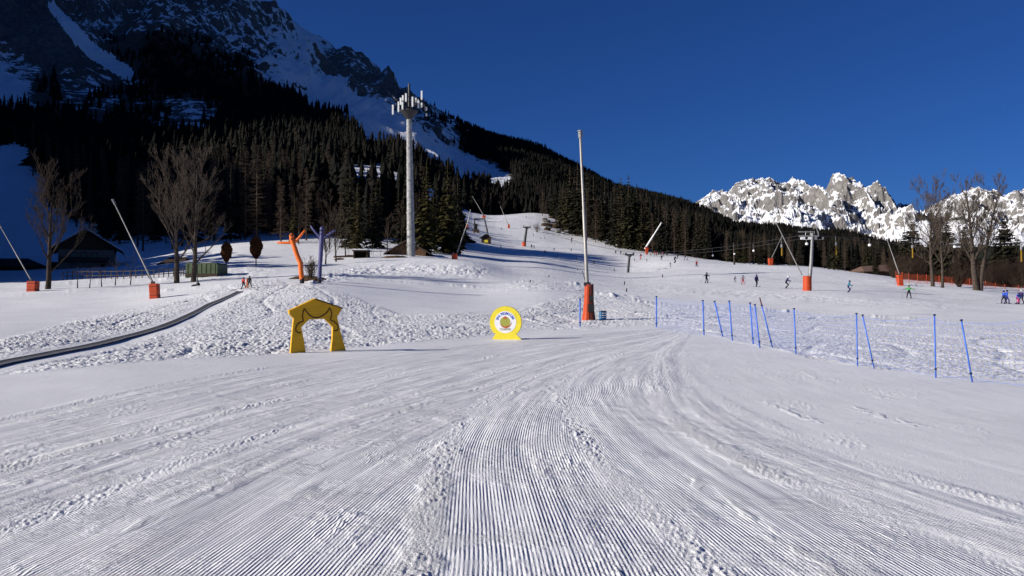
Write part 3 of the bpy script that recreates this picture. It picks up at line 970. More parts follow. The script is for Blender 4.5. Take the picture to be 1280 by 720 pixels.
# wood right of the run
n = 0
EDGE = [(690, 440), (705, 395), (720, 372), (745, 350), (785, 332), (820, 315), (850, 292), (880, 282)]
for i, (c, y, top) in enumerate(((712, 392, 203), (722, 380, 200), (733, 390, 212), (742, 372, 215), (703, 400, 230), (756, 370, 222), (776, 350, 222), (786, 342, 218), (796, 345, 228), (768, 345, 232), (808, 335, 242), (820, 330, 245))):
    p = at_depth(c, y); free(p, .1)
    hh = (project(p.x, p.y, p.z)[1] - top) / F * y
    plant(S_PROTO[i % 4], p, hh, rng.random() * 6.28, 'tall dark spruce at the edge of the wood right of the upper run', 'tall spruces along the right edge of the run', wide=1.15)
for tries in range(2000):
    if n >= 70: break
    c = rng.uniform(690, 885)
    y0 = np.interp(c, [e[0] for e in EDGE], [e[1] for e in EDGE])
    y = y0 + abs(rng.gauss(0, 1)) * 70
    if y > 500: continue
    p = at_depth(c, y)
    if not free(p, 4.5): continue
    n += 1; u = rng.random()
    top = np.interp(c, [690, 720, 790, 830, 885], [222, 218, 232, 250, 268])
    hh = min(rng.uniform(16, 26), (project(p.x, p.y, p.z)[1] - top) / F * y)
    if hh < 8: continue
    if u < .68: plant(S_PROTO[rng.choice((0, 1, 2, 3))], p, hh, rng.random() * 6.28, 'dark spruce in the wood between the upper run and the far crest', 'spruces in the wood right of the run')
    else: plant(rng.choice(L_PROTO), p, hh, rng.random() * 6.28, 'brown larch in the wood between the upper run and the far crest', 'larches in the wood right of the run')
# wood behind the crest of the lower slope
n = 0
for tries in range(3000):
    if n >= 120: break
    c = rng.uniform(862, 1118)
    y0 = np.interp(c, [862, 930, 1000, 1080, 1150], [285, 262, 252, 232, 215])
    y = y0 + abs(rng.gauss(0, 1)) * 90
    if y > 500: continue
    p = at_depth(c, y)
    if not free(p, 4.2): continue
    n += 1; u = rng.random()
    top = np.interp(c, [862, 900, 960, 1010, 1060, 1110, 1150], [272, 283, 292, 288, 294, 303, 306]) + rng.uniform(-3, 14)
    hh = (project(p.x, p.y, p.z)[1] - top) / F * y
    hh = min(max(hh, 5), 17)
    if u < .62: plant(S_PROTO[rng.choice((0, 1, 2, 3))], p, hh, rng.random() * 6.28, 'dark spruce in the wood behind the crest of the lower slope', 'spruces behind the crest', wide=1.2)
    else: plant(rng.choice(L_PROTO), p, hh, rng.random() * 6.28, 'brown larch in the wood behind the crest of the lower slope', 'larches behind the crest', wide=1.2)
# right-hand conifers
BROAD = [make_spruce(65, 20, 4.6, 34, 11, 5, 'spruce_dk', .03), make_spruce(66, 20, 5.2, 32, 11, 5, 'spruce_dk', .03)]
first_use[BROAD[0].name] = 0; del first_use[BROAD[0].name]
for i, (c, y, top, lab) in enumerate(((1131, 205, 283, 'dark spruce left of the bare trees, half hidden by its taller neighbour'), (1141, 198, 271, 'pointed dark spruce left of the first bare tree by the orange net'),
                                       (1171, 190, 268, 'dark spruce standing directly behind the left bare tree by the orange net'), (1184, 186, 272, 'dark spruce between the two big bare trees by the orange net'),
                                       (1207, 195, 275, 'dark spruce half hidden behind the thick double trunked bare tree'), (1256, 180, 266, 'tall pointed spruce right of the thick bare tree, against the snowy peaks'),
                                       (1272, 190, 292, 'lower spruce at the far right edge behind the skiers in blue'))):
    p = at_depth(c, y); hh = (project(p.x, p.y, p.z)[1] - top) / F * y
    if i < 2:
        b_ = BROAD[i]; b_.location = p; b_.scale = (hh / 20,) * 3; b_['label'] = lab
    else: dup(BROAD[i % 2], p, i * 1.3, (hh / 20 * (1.0, 1.0, 1.0, 1.1, .9, 1.05, 1.2)[i],) * 2 + (hh / 20,), lab)


def brown_bush(seed, h, w, name='thorn_bush', mat='thicket', stems=26):
    rg = random.Random(seed); mb = MB()
    for k in range(stems):
        a = rg.random() * 6.28; L = h * rg.uniform(.6, 1.05)
        d = Vector((math.cos(a) * w / h * rg.random(), math.sin(a) * w / h * rg.random(), 1)).normalized()
        p = Vector((math.cos(a), math.sin(a), 0)) * w * .12 * rg.random()
        pts = [p, p + d * L * .5 + Vector((rg.uniform(-.1, .1), rg.uniform(-.1, .1), 0)) * L, p + d * L]
        mb.tube(pts, [.03, .02, .008], 3, cap=False)
        for j in range(8):
            f = rg.uniform(.3, 1); q = pts[0].lerp(pts[2], f)
            e = q + (d * .6 + Vector((rg.uniform(-1, 1), rg.uniform(-1, 1), rg.uniform(0, .6)))).normalized() * L * .3 * rg.uniform(.5, 1)
            mb.tube([q, e], [.016, .006], 3, cap=False)
            q2 = q.lerp(e, .6)
            mb.tube([q2, q2 + Vector((rg.uniform(-1, 1), rg.uniform(-1, 1), rg.uniform(0, .8))) * L * .13], [.01, .005], 3, cap=False)
    return mb.build(name, M[mat])


bushes = [brown_bush(71, 5.5, 4.0, stems=44), brown_bush(72, 4.5, 4.5, stems=44), brown_bush(73, 6.5, 3.5, stems=44)]
for k, (c, y) in enumerate(((1118, 186), (1128, 180), (1150, 178), (1158, 190), (1190, 176), (1197, 182), (1232, 170), (1240, 176), (1250, 168), (1262, 172), (1275, 166), (1284, 170), (1212, 178), (1246, 186), (1268, 182), (1140, 190), (1178, 184))):
    src = bushes[k % 3]
    o = src if k < 3 else src.copy()
    if k >= 3: COL.objects.link(o)
    o.location = at_depth(c, y) - Vector((0, 0, .3)); o.rotation_euler = (0, 0, k * 1.7); o.scale = (1 + .25 * (k % 2),) * 3
    tag(o, 'brown leafless thicket bush behind the orange net below the bare trees', 'bush', 'thicket behind the orange net')
o = brown_bush(74, 2.9, 2.4, stems=60); o.location = P(1199, 359); tag(o, 'low round leafless shrub in front of the orange net, left of the thick trunk', 'shrub')

# the prominent bare trees
for seed, c, r, top, r0, spread, limbs, tr, mat, lab, lean, up in (
        (81, 1223, 363, 224, .50, 5.6, 24, 2, 'greybark', 'big double trunked leafless tree with pale bark by the orange net', -.05, 1.0),
        (82, 1166, 358, 233, .34, 6.4, 22, 1, 'greybark', 'leafless spreading tree left of the thick double trunked one, orange net behind it', -.02, .85),
        (83, 1178, 360, 246, .26, 5.0, 20, 1, 'greybark', 'thinner leafless tree leaning against its spreading neighbour by the orange net', .05, .9),
        (84, 60, 362, 224, .30, 5.2, 18, 1, 'darkbark', 'dark leafless tree rising between the left snow lance and the chalet', .03, 1.0),
        (85, 221, 353, 206, .32, 6.0, 17, 1, 'greybark', 'leafless tree left of its twin beside the green covered container', .03, .9),
        (86, 242, 352, 200, .30, 5.6, 17, 1, 'greybark', 'leafless tree right of its twin, its trunk crossing the green covered container', .04, .9)):
    p = P(c, r); h = (r - top) / F * p.y
    t = make_bare(seed, 'bare_tree', h, r0, spread, limbs, 3, mat, tr, .16 if c < 400 else .2, up * 1.15, lean, .84)
    t.location = p; t['label'] = lab
for i, (c, r, top, lab) in enumerate(((420, 327, 262, 'slender leafless tree standing right of the navy tube figure'), (432, 322, 258, 'leafless tree beside the small dark hut, second right of the navy tube figure'), (484, 316, 265, 'young upright leafless tree just left of the antenna mast'), (407, 330, 285, 'low leafless tree directly behind the navy tube figure'))):
    p = P(c, r); h = (r - top) / F * p.y
    t = make_bare(90 + i, 'bare_tree', h, .13, 2.4, 12, 2, 'darkbark', 1, .12, 1.0, 0, 1.0); t.location = p; t['label'] = lab
for i, (c, r, top) in enumerate(((97, 361, 335), (112, 361, 337), (127, 359, 335), (144, 357, 325), (163, 356, 318))):
    p = P(c, r); h = (r - top) / F * p.y
    t = make_bare(100 + i, 'young_tree', h, .07, 1.5, 7, 1, 'darkbark', 1, .45, .6, (-.03, .05, .0, .02, .04)[i], .8); t.location = p
    t['label'] = ['leftmost of five thin saplings in front of the wooden fence', 'forked thin sapling, second from the left before the wooden fence', 'thin straight sapling, middle of the five before the wooden fence', 'taller sapling before the right half of the wooden fence', 'tallest branching sapling beside the tilted lance before the fence'][i]
for i, c in enumerate((438, 448, 456, 463, 470, 476, 492, 498, 425, 414)):
    p = P(c, 324 if c < 430 else 321.5); h = (16 if i % 2 else 20) / F * p.y
    t = make_bare(120 + i, 'young_tree', h, .035, .7, 6, 1, 'thicket', 1, .3, 1.0, 0, .8); t.location = p + Vector((0, 3 + (i % 3) * 2, .1)); t.location.z = field_z(t.location.x, t.location.y)
    t['label'] = 'thin leafless sapling in the snow between small hut and antenna mast'; t['group'] = 'saplings left of the antenna mast'


def topiary(seed, c, r, top, wpx, lab):
    p = P(c, r); k = p.y / F; h = (r - top) * k; w = wpx * k
    rg = random.Random(seed)
    t = thing('leafy_tree', lab, 'tree', p)
    mb = MB(); mb.tube([(0, 0, -.3), (0.02, 0, h * .45), (0, 0, h * .8)], [.09, .07, .03], 7); mb.build('trunk', M['darkbark'], t, True)
    mb = MB(); zc = h * .6; hz = h * .41
    for i in range(5200):
        d = Vector((rg.gauss(0, 1), rg.gauss(0, 1), rg.gauss(0, 1))).normalized() * rg.uniform(.55, 1.0) ** .4
        tp = (1 + .38 * min(d.z, 0)) * (1 + .10 * math.sin(d.x * 5 + d.z * 7 + seed)); q = Vector((d.x * w / 2 * tp, d.y * w / 2 * tp, zc + d.z * hz * (1 if d.z > 0 else .9)))
        a = Vector((rg.gauss(0, 1), rg.gauss(0, 1), rg.gauss(0, 1))).normalized(); b = a.orthogonal().normalized(); s = rg.uniform(.09, .18)
        mb.add([q - a * s, q + b * s * .6, q + a * s, q - b * s * .6], [(0, 1, 2, 3)])
    mb.build('crown', M['beechleaf'], t)


topiary(1, 283, 335, 303, 13, 'clipped egg shaped tree with dry brown leaves right of the green container')
topiary(2, 320, 332, 295, 15, 'larger clipped tree with dry brown leaves left of the orange tube figure')


# far woods that read as one mass
def far_tree_template(seed, layers, sides, wid=.17):
    rg = np.random.RandomState(seed)
    V, T = [], []
    for k in range(layers):
        z0 = .04 + .86 * k / layers; z1 = min(z0 + 1.9 / layers, 1.02)
        rr = wid * (1 - z0) ** .85 * rg.uniform(.8, 1.15)
        i = len(V)
        V.append((0, 0, z1))
        for j in range(sides):
            a = 2 * np.pi * (j + rg.rand() * .5) / sides
            q = rr * (1.25 if j % 2 == 0 else .55) * rg.uniform(.65, 1.25)
            V.append((q * np.cos(a), q * np.sin(a), z0 + rg.uniform(-.03, .02)))
        for j in range(sides):
            T.append((i, i + 1 + j, i + 1 + (j + 1) % sides))
    return np.array(V), np.array(T)


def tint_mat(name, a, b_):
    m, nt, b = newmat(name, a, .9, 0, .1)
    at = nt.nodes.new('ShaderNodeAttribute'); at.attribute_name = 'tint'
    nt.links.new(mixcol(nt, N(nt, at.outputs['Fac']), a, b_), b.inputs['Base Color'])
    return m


def scatter(name, pts, hs, tmpls, mat, rs):
    Vs, Fs, Cs = [], [], []; off = 0
    for q in range(len(tmpls)):
        V, T = tmpls[q]
        idx = np.arange(len(pts))[np.arange(len(pts)) % len(tmpls) == q]
        if not len(idx): continue
        a = rs.rand(len(idx)) * 6.283
        ca, sa = np.cos(a), np.sin(a)
        h = hs[idx]
        X = (V[None, :, 0] * ca[:, None] - V[None, :, 1] * sa[:, None]) * h[:, None] + pts[idx, 0][:, None]
        Y = (V[None, :, 0] * sa[:, None] + V[None, :, 1] * ca[:, None]) * h[:, None] + pts[idx, 1][:, None]
        Zz = V[None, :, 2] * h[:, None] + pts[idx, 2][:, None] - .4
        Vs.append(np.stack([X, Y, Zz], -1).reshape(-1, 3))
        Fs.append((T[None] + (np.arange(len(idx)) * len(V))[:, None, None] + off).reshape(-1, 3))
        Cs.append(np.repeat(rs.rand(len(idx)) ** 2, len(V)))
        off += len(idx) * len(V)
    return merged_mesh(name, np.concatenate(Vs), np.concatenate(Fs), mat, np.concatenate(Cs))


rs = np.random.RandomState(3)
# on the mountain
n = 90000
th = np.concatenate([rs.uniform(-36, 31, n), rs.uniform(-85, -36, 14000)])
t = rs.rand(len(th)) ** .9 * 1.03
x, y, z, r = mountain_z(th, t)
rcv = np.interp(th, CTH, CRC); rfv = np.interp(th, CTH, CRF)
keep = rs.rand(len(th)) < r / rcv
c, row = project(x, np.maximum(y, 20), z)
s, f = paint(np.clip(c, -400, 1400), row)
gul = seg_dist(c, row, [(64, 6), (85, 30), (112, 62), (160, 93)])
scr = seg_dist(c, row, [(360, 88), (440, 128), (540, 190), (630, 228)])
clump = fbm(x / 45, y / 45, 3, 401) * .5
f = np.where(th < -34, .8 - .7 * sst(.45, .7, t), f)
ok = keep & (f + clump * (f < .9) > .42 + rs.rand(len(th)) * .25) & (gul > 10) & ((scr > 15) | (th < -36)) & (t > .01)
idx = np.nonzero(ok)[0]
pts = np.stack([x, y, z], -1)[idx]
hs = rs.uniform(9, 17, len(idx)) * np.interp(row[idx], [20, 140, 200], [.55, .8, 1.0]) * np.interp(c[idx], [560, 760, 1000], [1.0, .8, .85])
tm = [far_tree_template(i, 5, 8) for i in range(6)]
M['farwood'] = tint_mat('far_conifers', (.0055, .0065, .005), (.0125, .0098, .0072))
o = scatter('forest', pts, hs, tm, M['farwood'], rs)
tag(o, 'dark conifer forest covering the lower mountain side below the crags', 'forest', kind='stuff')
print('far trees', len(idx))


def mid_template(seed):
    rg = random.Random(seed)
    V, Q = spruce_crown(rg, 1.0, .16, 13, 6, 2, .05)
    V = np.array([tuple(v) for v in V]); V[:, 0] = np.clip(V[:, 0], -.3, .3); V[:, 1] = np.clip(V[:, 1], -.3, .3)
    Q = np.array(Q)
    return V, np.concatenate([Q[:, :3], Q[:, [0, 2, 3]]])


def mid_wood(name, lab, cr, yfun, n, hr, topf=None, seed=9, gap=None):
    rs = np.random.RandomState(seed)
    c = rs.uniform(*cr, n); y0 = yfun(c); y = y0 + rs.rand(n) ** 1.3 * (545 - y0)
    if gap is not None:
        k_ = ~gap(c, y); c, y = c[k_], y[k_]; n = len(c)
    x = (c - 640) / F * y; z = field_z(x, y)
    h = rs.uniform(*hr, n)
    if topf is not None:
        _, row = project(x, y, z); h = np.clip(np.minimum(h, (row - topf(c) - rs.rand(n) * 8) / F * y), 4, 40)
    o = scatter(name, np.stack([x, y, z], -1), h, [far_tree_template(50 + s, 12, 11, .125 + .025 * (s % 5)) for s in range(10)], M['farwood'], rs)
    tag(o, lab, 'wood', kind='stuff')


mid_wood('woods', 'mass of dark trees filling the wood behind the chalet and mast', (42, 600), lambda c: np.interp(c, [40, 60, 90, 150, 270, 400, 460, 540, 575, 600], [400, 380, 300, 245, 240, 215, 210, 235, 235, 480]), 1500, (8, 24), gap=lambda c, y: (y > 262) & (y < 455) & (c > 425))
mid_wood('woods', 'mass of dark trees filling the wood right of the upper run', (688, 885), lambda c: np.interp(c, [688, 705, 720, 745, 785, 820, 850, 885], [480, 430, 410, 390, 372, 355, 335, 318]), 480, (9, 25), lambda c: np.interp(c, [690, 720, 790, 830, 885], [218, 215, 230, 248, 265]), 10)
mid_wood('woods', 'mass of dark trees filling the wood behind the crest of the lower slope', (862, 1330), lambda c: np.interp(c, [862, 930, 1000, 1080, 1150, 1330], [320, 290, 280, 265, 250, 230]), 850, (6, 16), lambda c: np.interp(c, [862, 900, 960, 1010, 1060, 1110, 1150, 1330], [272, 284, 293, 290, 296, 306, 332, 340]), 11)

# unseen trees added left of the view to shade the chalet and the meadow
def left_shade_wood():
    rs = np.random.RandomState(21)
    P_ = [(-108, 118), (-118, 128), (-126, 142), (-134, 158), (-112, 106), (-122, 112), (-140, 150), (-146, 168), (-130, 132), (-150, 140), (-104, 96), (-116, 98), (-128, 120)]
    for i in range(75):
        y = rs.uniform(104, 172); P_.append((-.665 * y - 8 - rs.rand() * 30, y))
    for i in range(260):
        y = rs.uniform(165, 420); P_.append((-.70 * y - 14 - rs.rand() * 60, y))
    P_ = np.array(P_); z = field_z(P_[:, 0], P_[:, 1])
    h = rs.uniform(19, 27, len(P_))
    o = scatter('woods', np.concatenate([P_, z[:, None]], 1), h, [mid_template(s) for s in range(5, 8)], M['farwood'], rs)
    tag(o, 'mass of dark trees added out of view left of the chalet to shade it', 'wood', kind='stuff')


left_shade_wood()

# ------------------------------------------------------------------ built things
def px(p): return p.y / F        # metres per photograph pixel at a point


def place_rel(c, r, p):
    """world point on the ray through (c, r) at the depth of p, relative to p"""
    return on_line(c, r, p.y) - p


# --- antenna mast
p = P(514, 320); k = px(p)
t = thing('antenna_mast', 'very tall grey tubular antenna mast crowned with white antenna panels', 'antenna mast', p)
Hm = (320 - 145) * k; xt = -3.0 * k
mb = MB(); prof = []
NS = 9
for i in range(NS):
    z0 = -1 + (Hm + 1) * i / NS; z1 = -1 + (Hm + 1) * (i + 1) / NS
    ra, rb = (5.3 - 2.0 * i / NS) * k, (5.3 - 2.0 * (i + 1) / NS) * k
    xa, xb = xt * i / NS, xt * (i + 1) / NS
    mb.tube([(xa, 0, z0), (xb, 0, z1)], [ra, rb], 16)
    mb.tube([(xb, 0, z1 - .10), (xb, 0, z1 + .10)], [rb * 1.12] * 2, 16)
smooth_auto(mb.build('mast_tube', M['mast'], t))
mb = MB()
for dx in (-.2, .2): mb.tube([(dx, -5.3 * k - .12, 0), (xt + dx, -3.5 * k - .12, Hm)], .022, 4)
for i in range(60):
    f = (i + .5) / 60; mb.tube([(xt * f - .2, -(5.3 - 1.8 * f) * k - .12, Hm * f), (xt * f + .2, -(5.3 - 1.8 * f) * k - .12, Hm * f)], .018, 4)
mb.build('ladder', M['galv'], t)
mb = MB(); mb.lathe([(3.3 * k, Hm - .6), (11 * k, Hm + .9), (11 * k, Hm + 1.1), (3 * k, Hm + 1.0)], 20, (xt, 0, 0))
mb.build('platform', M['dkmetal'], t)
mb = MB(); zt = Hm + 1.1
for q in range(14):
    a = q * 2 * math.pi / 14
    mb.tube([(xt, 0, zt + .3), (xt + 11.5 * k * math.cos(a), 11.5 * k * math.sin(a), zt + 1.2)], .05, 5)
for rr, zz in ((11 * k, 1.2), (11 * k, 2.2), (6 * k, 2.8)):
    mb.tube([(xt + rr * math.cos(a), rr * math.sin(a), zt + zz) for a in [q * math.pi / 12 for q in range(25)]], .05, 5)
mb.tube([(xt, 0, Hm), (xt, 0, zt + 5.0)], .22, 8)
mb.build('antenna_frame', M['dkmetal'], t)
for c, r0, r1 in ((491, 131, 143), (498, 127, 140), (502, 124.5, 133), (504.5, 130, 139), (505, 122, 128.5), (509, 120, 130), (514, 119.5, 126), (517, 124, 136), (518.5, 119.5, 125), (521.5, 122, 127), (523.5, 127.5, 136), (527, 113.5, 125), (527, 128.5, 134), (533, 134, 138), (533, 142, 145)):
    q = place_rel(c, (r0 + r1) / 2, p); dy = random.uniform(-1, 1)
    L = (r1 - r0) * k; dx = q.x - xt
    dep = -math.sqrt(max((13 * k) ** 2 - dx * dx, .2)) * (1 if r1 > 128 else -1) if abs(dx) < 13 * k else 0
    mb = MB(); mb.box((q.x, dep, q.z), (.30, .16, L), mi=0); mb.tube([(q.x, dep + .14, q.z - L * .6), (q.x, dep + .14, q.z + L * .55)], .04, 5, 1)
    mb.tube([(q.x, dep + .14, q.z), (q.x * .8 + xt * .2, dep * .8, zt + 1.4)], .03, 4, 1)
    mb.build('antenna_panel', [M['antenna'], M['galv']], t)

# --- the two tube figures
def tube_figure(name, c, r, segs, arms, mat, lab, bellow):
    p = P(c, r); k = px(p)
    t = thing(name, lab, 'tube figure', p)
    loc = lambda cc, rr, dy=0: place_rel(cc, rr, p) + Vector((0, dy, 0))
    pts = [loc(*s[:2]) for s in segs]; rad = [s[2] * k for s in segs]
    fine, fr = [], []
    for i in range(len(pts) - 1):
        for j in range(5):
            f = j / 5; fine.append(pts[i].lerp(pts[i + 1], f)); fr.append((rad[i] * (1 - f) + rad[i + 1] * f) * (1 + .05 * math.sin(j * 2.2 + i)))
    fine.append(pts[-1]); fr.append(rad[-1])
    d = (pts[-1] - pts[-2]).normalized()
    fine += [pts[-1] + d * rad[-1] * .6, pts[-1] + d * rad[-1] * .95]; fr += [rad[-1] * .75, rad[-1] * .25]
    mb = MB(); mb.tube(fine, fr, 14); smooth_auto(mb.build('body', M[mat], t), 60)
    for A in arms:
        q = [loc(*s[:2]) for s in A]; ra = [s[2] * k for s in A]
        d = (q[-1] - q[-2]).normalized()
        mb = MB(); mb.tube(q + [q[-1] + d * ra[-1] * .6], ra + [ra[-1] * .5], 12); smooth_auto(mb.build('arm', M[mat], t), 60)
    mb = MB(); mb.lathe([(bellow * k, -.2), (bellow * k, .5), (bellow * .9 * k, (r - segs[0][1]) * k + .1)], 14); mb.build('blower', M['black'], t)
    # face band: dark mouth and eyes patches on the front
    hc, hr, hrad = segs[-2]
    q = loc(hc, hr - 4.2); mb = MB()
    for dx in (-.35, .35): mb.lathe([(.07, -.02), (.07, .02)], 10, (0, 0, 0)) if False else mb.box((q.x + dx * hrad * k, q.y - hrad * k * .97, q.z + .12), (.09, .06, .12))
    mb.box((q.x + hrad * k * .15, q.y - hrad * k * .99, q.z - hrad * k * 1.1), (hrad * k * .95, .06, .09))
    mb.build('face', M['black'], t)


tube_figure('tube_figure', 377.5, 354.5, [(377.5, 349, 2.9), (376.5, 342, 3.0), (375.5, 329, 3.0), (371, 318, 3.0), (366.5, 304, 3.0), (365, 300, 2.9), (364.5, 294.5, 2.9)],
            [[(367, 303.4, 1.7), (356, 303.6, 1.6), (347, 303.3, 1.3)], [(369, 302, 1.7), (375, 296, 1.6), (381, 288, 1.2)]], 'inforange', 'orange inflatable tube figure with one arm level and one raised, kinked at the waist', 2.9)
tube_figure('tube_figure', 399.2, 354, [(399.4, 350, 2.5), (399.8, 336, 2.5), (401, 318, 2.7), (402, 300, 2.8), (402.2, 294, 2.6), (402.4, 285.5, 2.5)],
            [[(400, 296, 1.6), (394, 290, 1.4), (388.5, 282.5, 1.1)], [(404, 297, 1.6), (411, 293, 1.4), (418.5, 288, 1.1)]], 'navy', 'navy blue inflatable tube figure with both arms raised in a V', 2.6)

# --- yellow start arch
p = P(397, 440.5); yaw = R(35); k = 26.0 / F * 1.0
k = p.y / F
t = thing('start_arch', 'yellow wooden start arch shaped like a little gabled house with open doorway', 'arch', p - Vector((0, 0, .06)), yaw)
sx = k / math.cos(yaw) * .83
A = lambda c, r: ((c - 397) * sx, (440.5 - r) * k + .06)
legs_out = [(362, 443), (363.5, 425), (366, 397.5), (360.5, 392), (360.5, 389), (393, 374.5), (428, 386), (424, 393), (421.5, 396.5), (427, 418), (433.5, 440), (413.5, 442), (415.5, 425), (416, 409), (405.5, 398.6), (385.5, 399.2), (375.5, 408.5), (379, 425), (381.5, 443)]
mb = MB(); mb.prism([A(*q) for q in legs_out], -.05, .05)
mb.build('panel', M['yellowboard'], t)
for pts in ([(360.3, 389.3), (393, 374.3)], [(393, 374.3), (428.2, 386.2)]):
    a, b = [A(*q) for q in pts]
    mb = MB(); v = Vector((b[0] - a[0], 0, b[1] - a[1])); nn = Vector((-v.z, 0, v.x)).normalized() * .035
    mb.add([(a[0], -.09, a[1]), (b[0], -.09, b[1]), (b[0], .09, b[1]), (a[0], .09, a[1]), (a[0] + nn.x, -.09, a[1] + nn.z), (b[0] + nn.x, -.09, b[1] + nn.z), (b[0] + nn.x, .09, b[1] + nn.z), (a[0] + nn.x, .09, a[1] + nn.z)],
                 [(3, 2, 1, 0), (4, 5, 6, 7), (0, 1, 5, 4), (1, 2, 6, 5), (2, 3, 7, 6), (3, 0, 4, 7)])
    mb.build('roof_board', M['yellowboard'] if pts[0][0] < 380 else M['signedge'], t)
line = [(375, 415.5), (371, 415), (368.5, 411.5), (370, 406), (374, 402.5), (378, 401), (376.8, 396), (378, 389), (379.5, 386), (381.5, 389), (385, 393), (389, 396), (394, 397), (400, 396), (406, 392.5), (409.5, 389), (411.5, 385), (413.5, 389), (414.5, 393), (413, 400), (417, 402), (421, 405.5), (423, 409.5), (421.5, 413.5), (417.5, 414)]
cx = np.linspace(0, len(line) - 1, 120); ii = np.arange(len(line))
fx, fy = smooth_curve(ii, [q[0] for q in line]), smooth_curve(ii, [q[1] for q in line])
mb = MB(); pts = []
for a, b in zip(fx(cx), fy(cx)):
    q = A(a, b); pts.append((q[0], -.052, q[1]))
mb.tube(pts, .020, 6); mb.build('painted_line', M['brownline'], t)

# --- round yellow sign
p = P(632, 425); k = px(p)
t = thing('round_sign', 'round yellow board sign with white disc and blue lettering on a flared foot', 'sign', p - Vector((0, 0, .05)), R(-9))
RC = 20.2 * k; cz = 22 * k + .05
out = []
for i in range(33):
    a = R(-42 + 264 * i / 32)
    out.append((RC * .995 * math.cos(a) + 0, cz + RC * math.sin(a) * 1.0))
# outline runs from lower right, over the top, to lower left, then the foot
out = out + [(-12.5 * k, 8.2 * k + .05), (-19.5 * k, -1.8 * k), (20.5 * k, 1.2 * k), (19 * k, 3.2 * k), (13.0 * k, 8.2 * k + .05)]
mb = MB(); mb.prism([(x, z) for x, z in out][::-1], -.03, .03)
mb.build('board', M['yellowsign'], t)
mb = MB(); mb.prism([(x * 1.012 + .004, (z - cz) * 1.012 + cz) for x, z in out][::-1], -.012, .034)
mb.build('edge_band', M['signedge'], t)
disc = [(13.7 * k * math.cos(2 * math.pi * i / 40) - .2 * k, cz + .3 * k + 13.7 * k * math.sin(2 * math.pi * i / 40)) for i in range(40)]
mb = MB(); mb.prism(disc[::-1], -.036, -.02); face = mb.build('white_disc', M['signwhite'], t)


def letter(ch, size, mat, pos, rot, name, parent):
    cu = bpy.data.curves.new('t', 'FONT'); cu.body = ch; cu.size = size; cu.align_x = 'CENTER'; cu.align_y = 'CENTER'; cu.extrude = .002; cu.offset = .006
    ob = bpy.data.objects.new('t', cu); COL.objects.link(ob)
    bpy.context.view_layer.update()
    me = bpy.data.meshes.new_from_object(ob.evaluated_get(bpy.context.evaluated_depsgraph_get()))
    bpy.data.objects.remove(ob)
    m = Matrix.Translation(pos) @ Matrix.Rotation(R(90), 4, 'X') @ Matrix.Rotation(rot, 4, 'Z')
    me.transform(m)
    return me


def join_meshes(mes, name, mat, parent):
    mb = MB()
    for me in mes: mb.add([v.co for v in me.vertices], [tuple(pp.vertices) for pp in me.polygons])
    return mb.build(name, mat, parent)


mes = []
for ch, a in zip('SNIBEIMIUM', (160, 146, 134, 116, 104, 92, 78, 62, 46, 28)):
    rr = 10.6 * k; a = R(a)
    mes.append(letter(ch, 4.4 * k, None, (rr * math.cos(a) - .2 * k, -.040, cz + .5 * k + rr * math.sin(a)), a - math.pi / 2, 'l', t))
o = join_meshes(mes, 'lettering', M['letterblue'], face)
mes = [letter('COMPER', 3.6 * k, None, (-.2 * k, -.040, cz - 8.7 * k), 0, 'l', t)]
o = join_meshes(mes, 'lower_lettering', M['lettergrey'], face)
mb = MB(); mb.prism([(6.6 * k * math.cos(2 * math.pi * i / 28) - .4 * k, cz + .5 * k + 6.6 * k * math.sin(2 * math.pi * i / 28)) for i in range(28)][::-1], -.039, -.035, 0)
arc = [(7.4 * k * math.cos(R(a)) + .3 * k, cz + .3 * k + 7.4 * k * math.sin(R(a))) for a in range(200, 361, 10)] + [(6.2 * k * math.cos(R(a)) + .2 * k, cz - 1.6 * k + 3.2 * k * math.sin(R(a))) for a in range(350, 199, -10)]
mb.prism(arc[::-1], -.042, -.0385, 1)
mb.prism([(x - .4 * k, cz + z) for x, z in ((-3 * k, 5.6 * k), (0, 8.0 * k), (3 * k, 5.6 * k), (0, 3.6 * k))][::-1], -.042, -.0385, 1)
mb.build('emblem', [M['emblemgreen'], M['emblemred']], face)

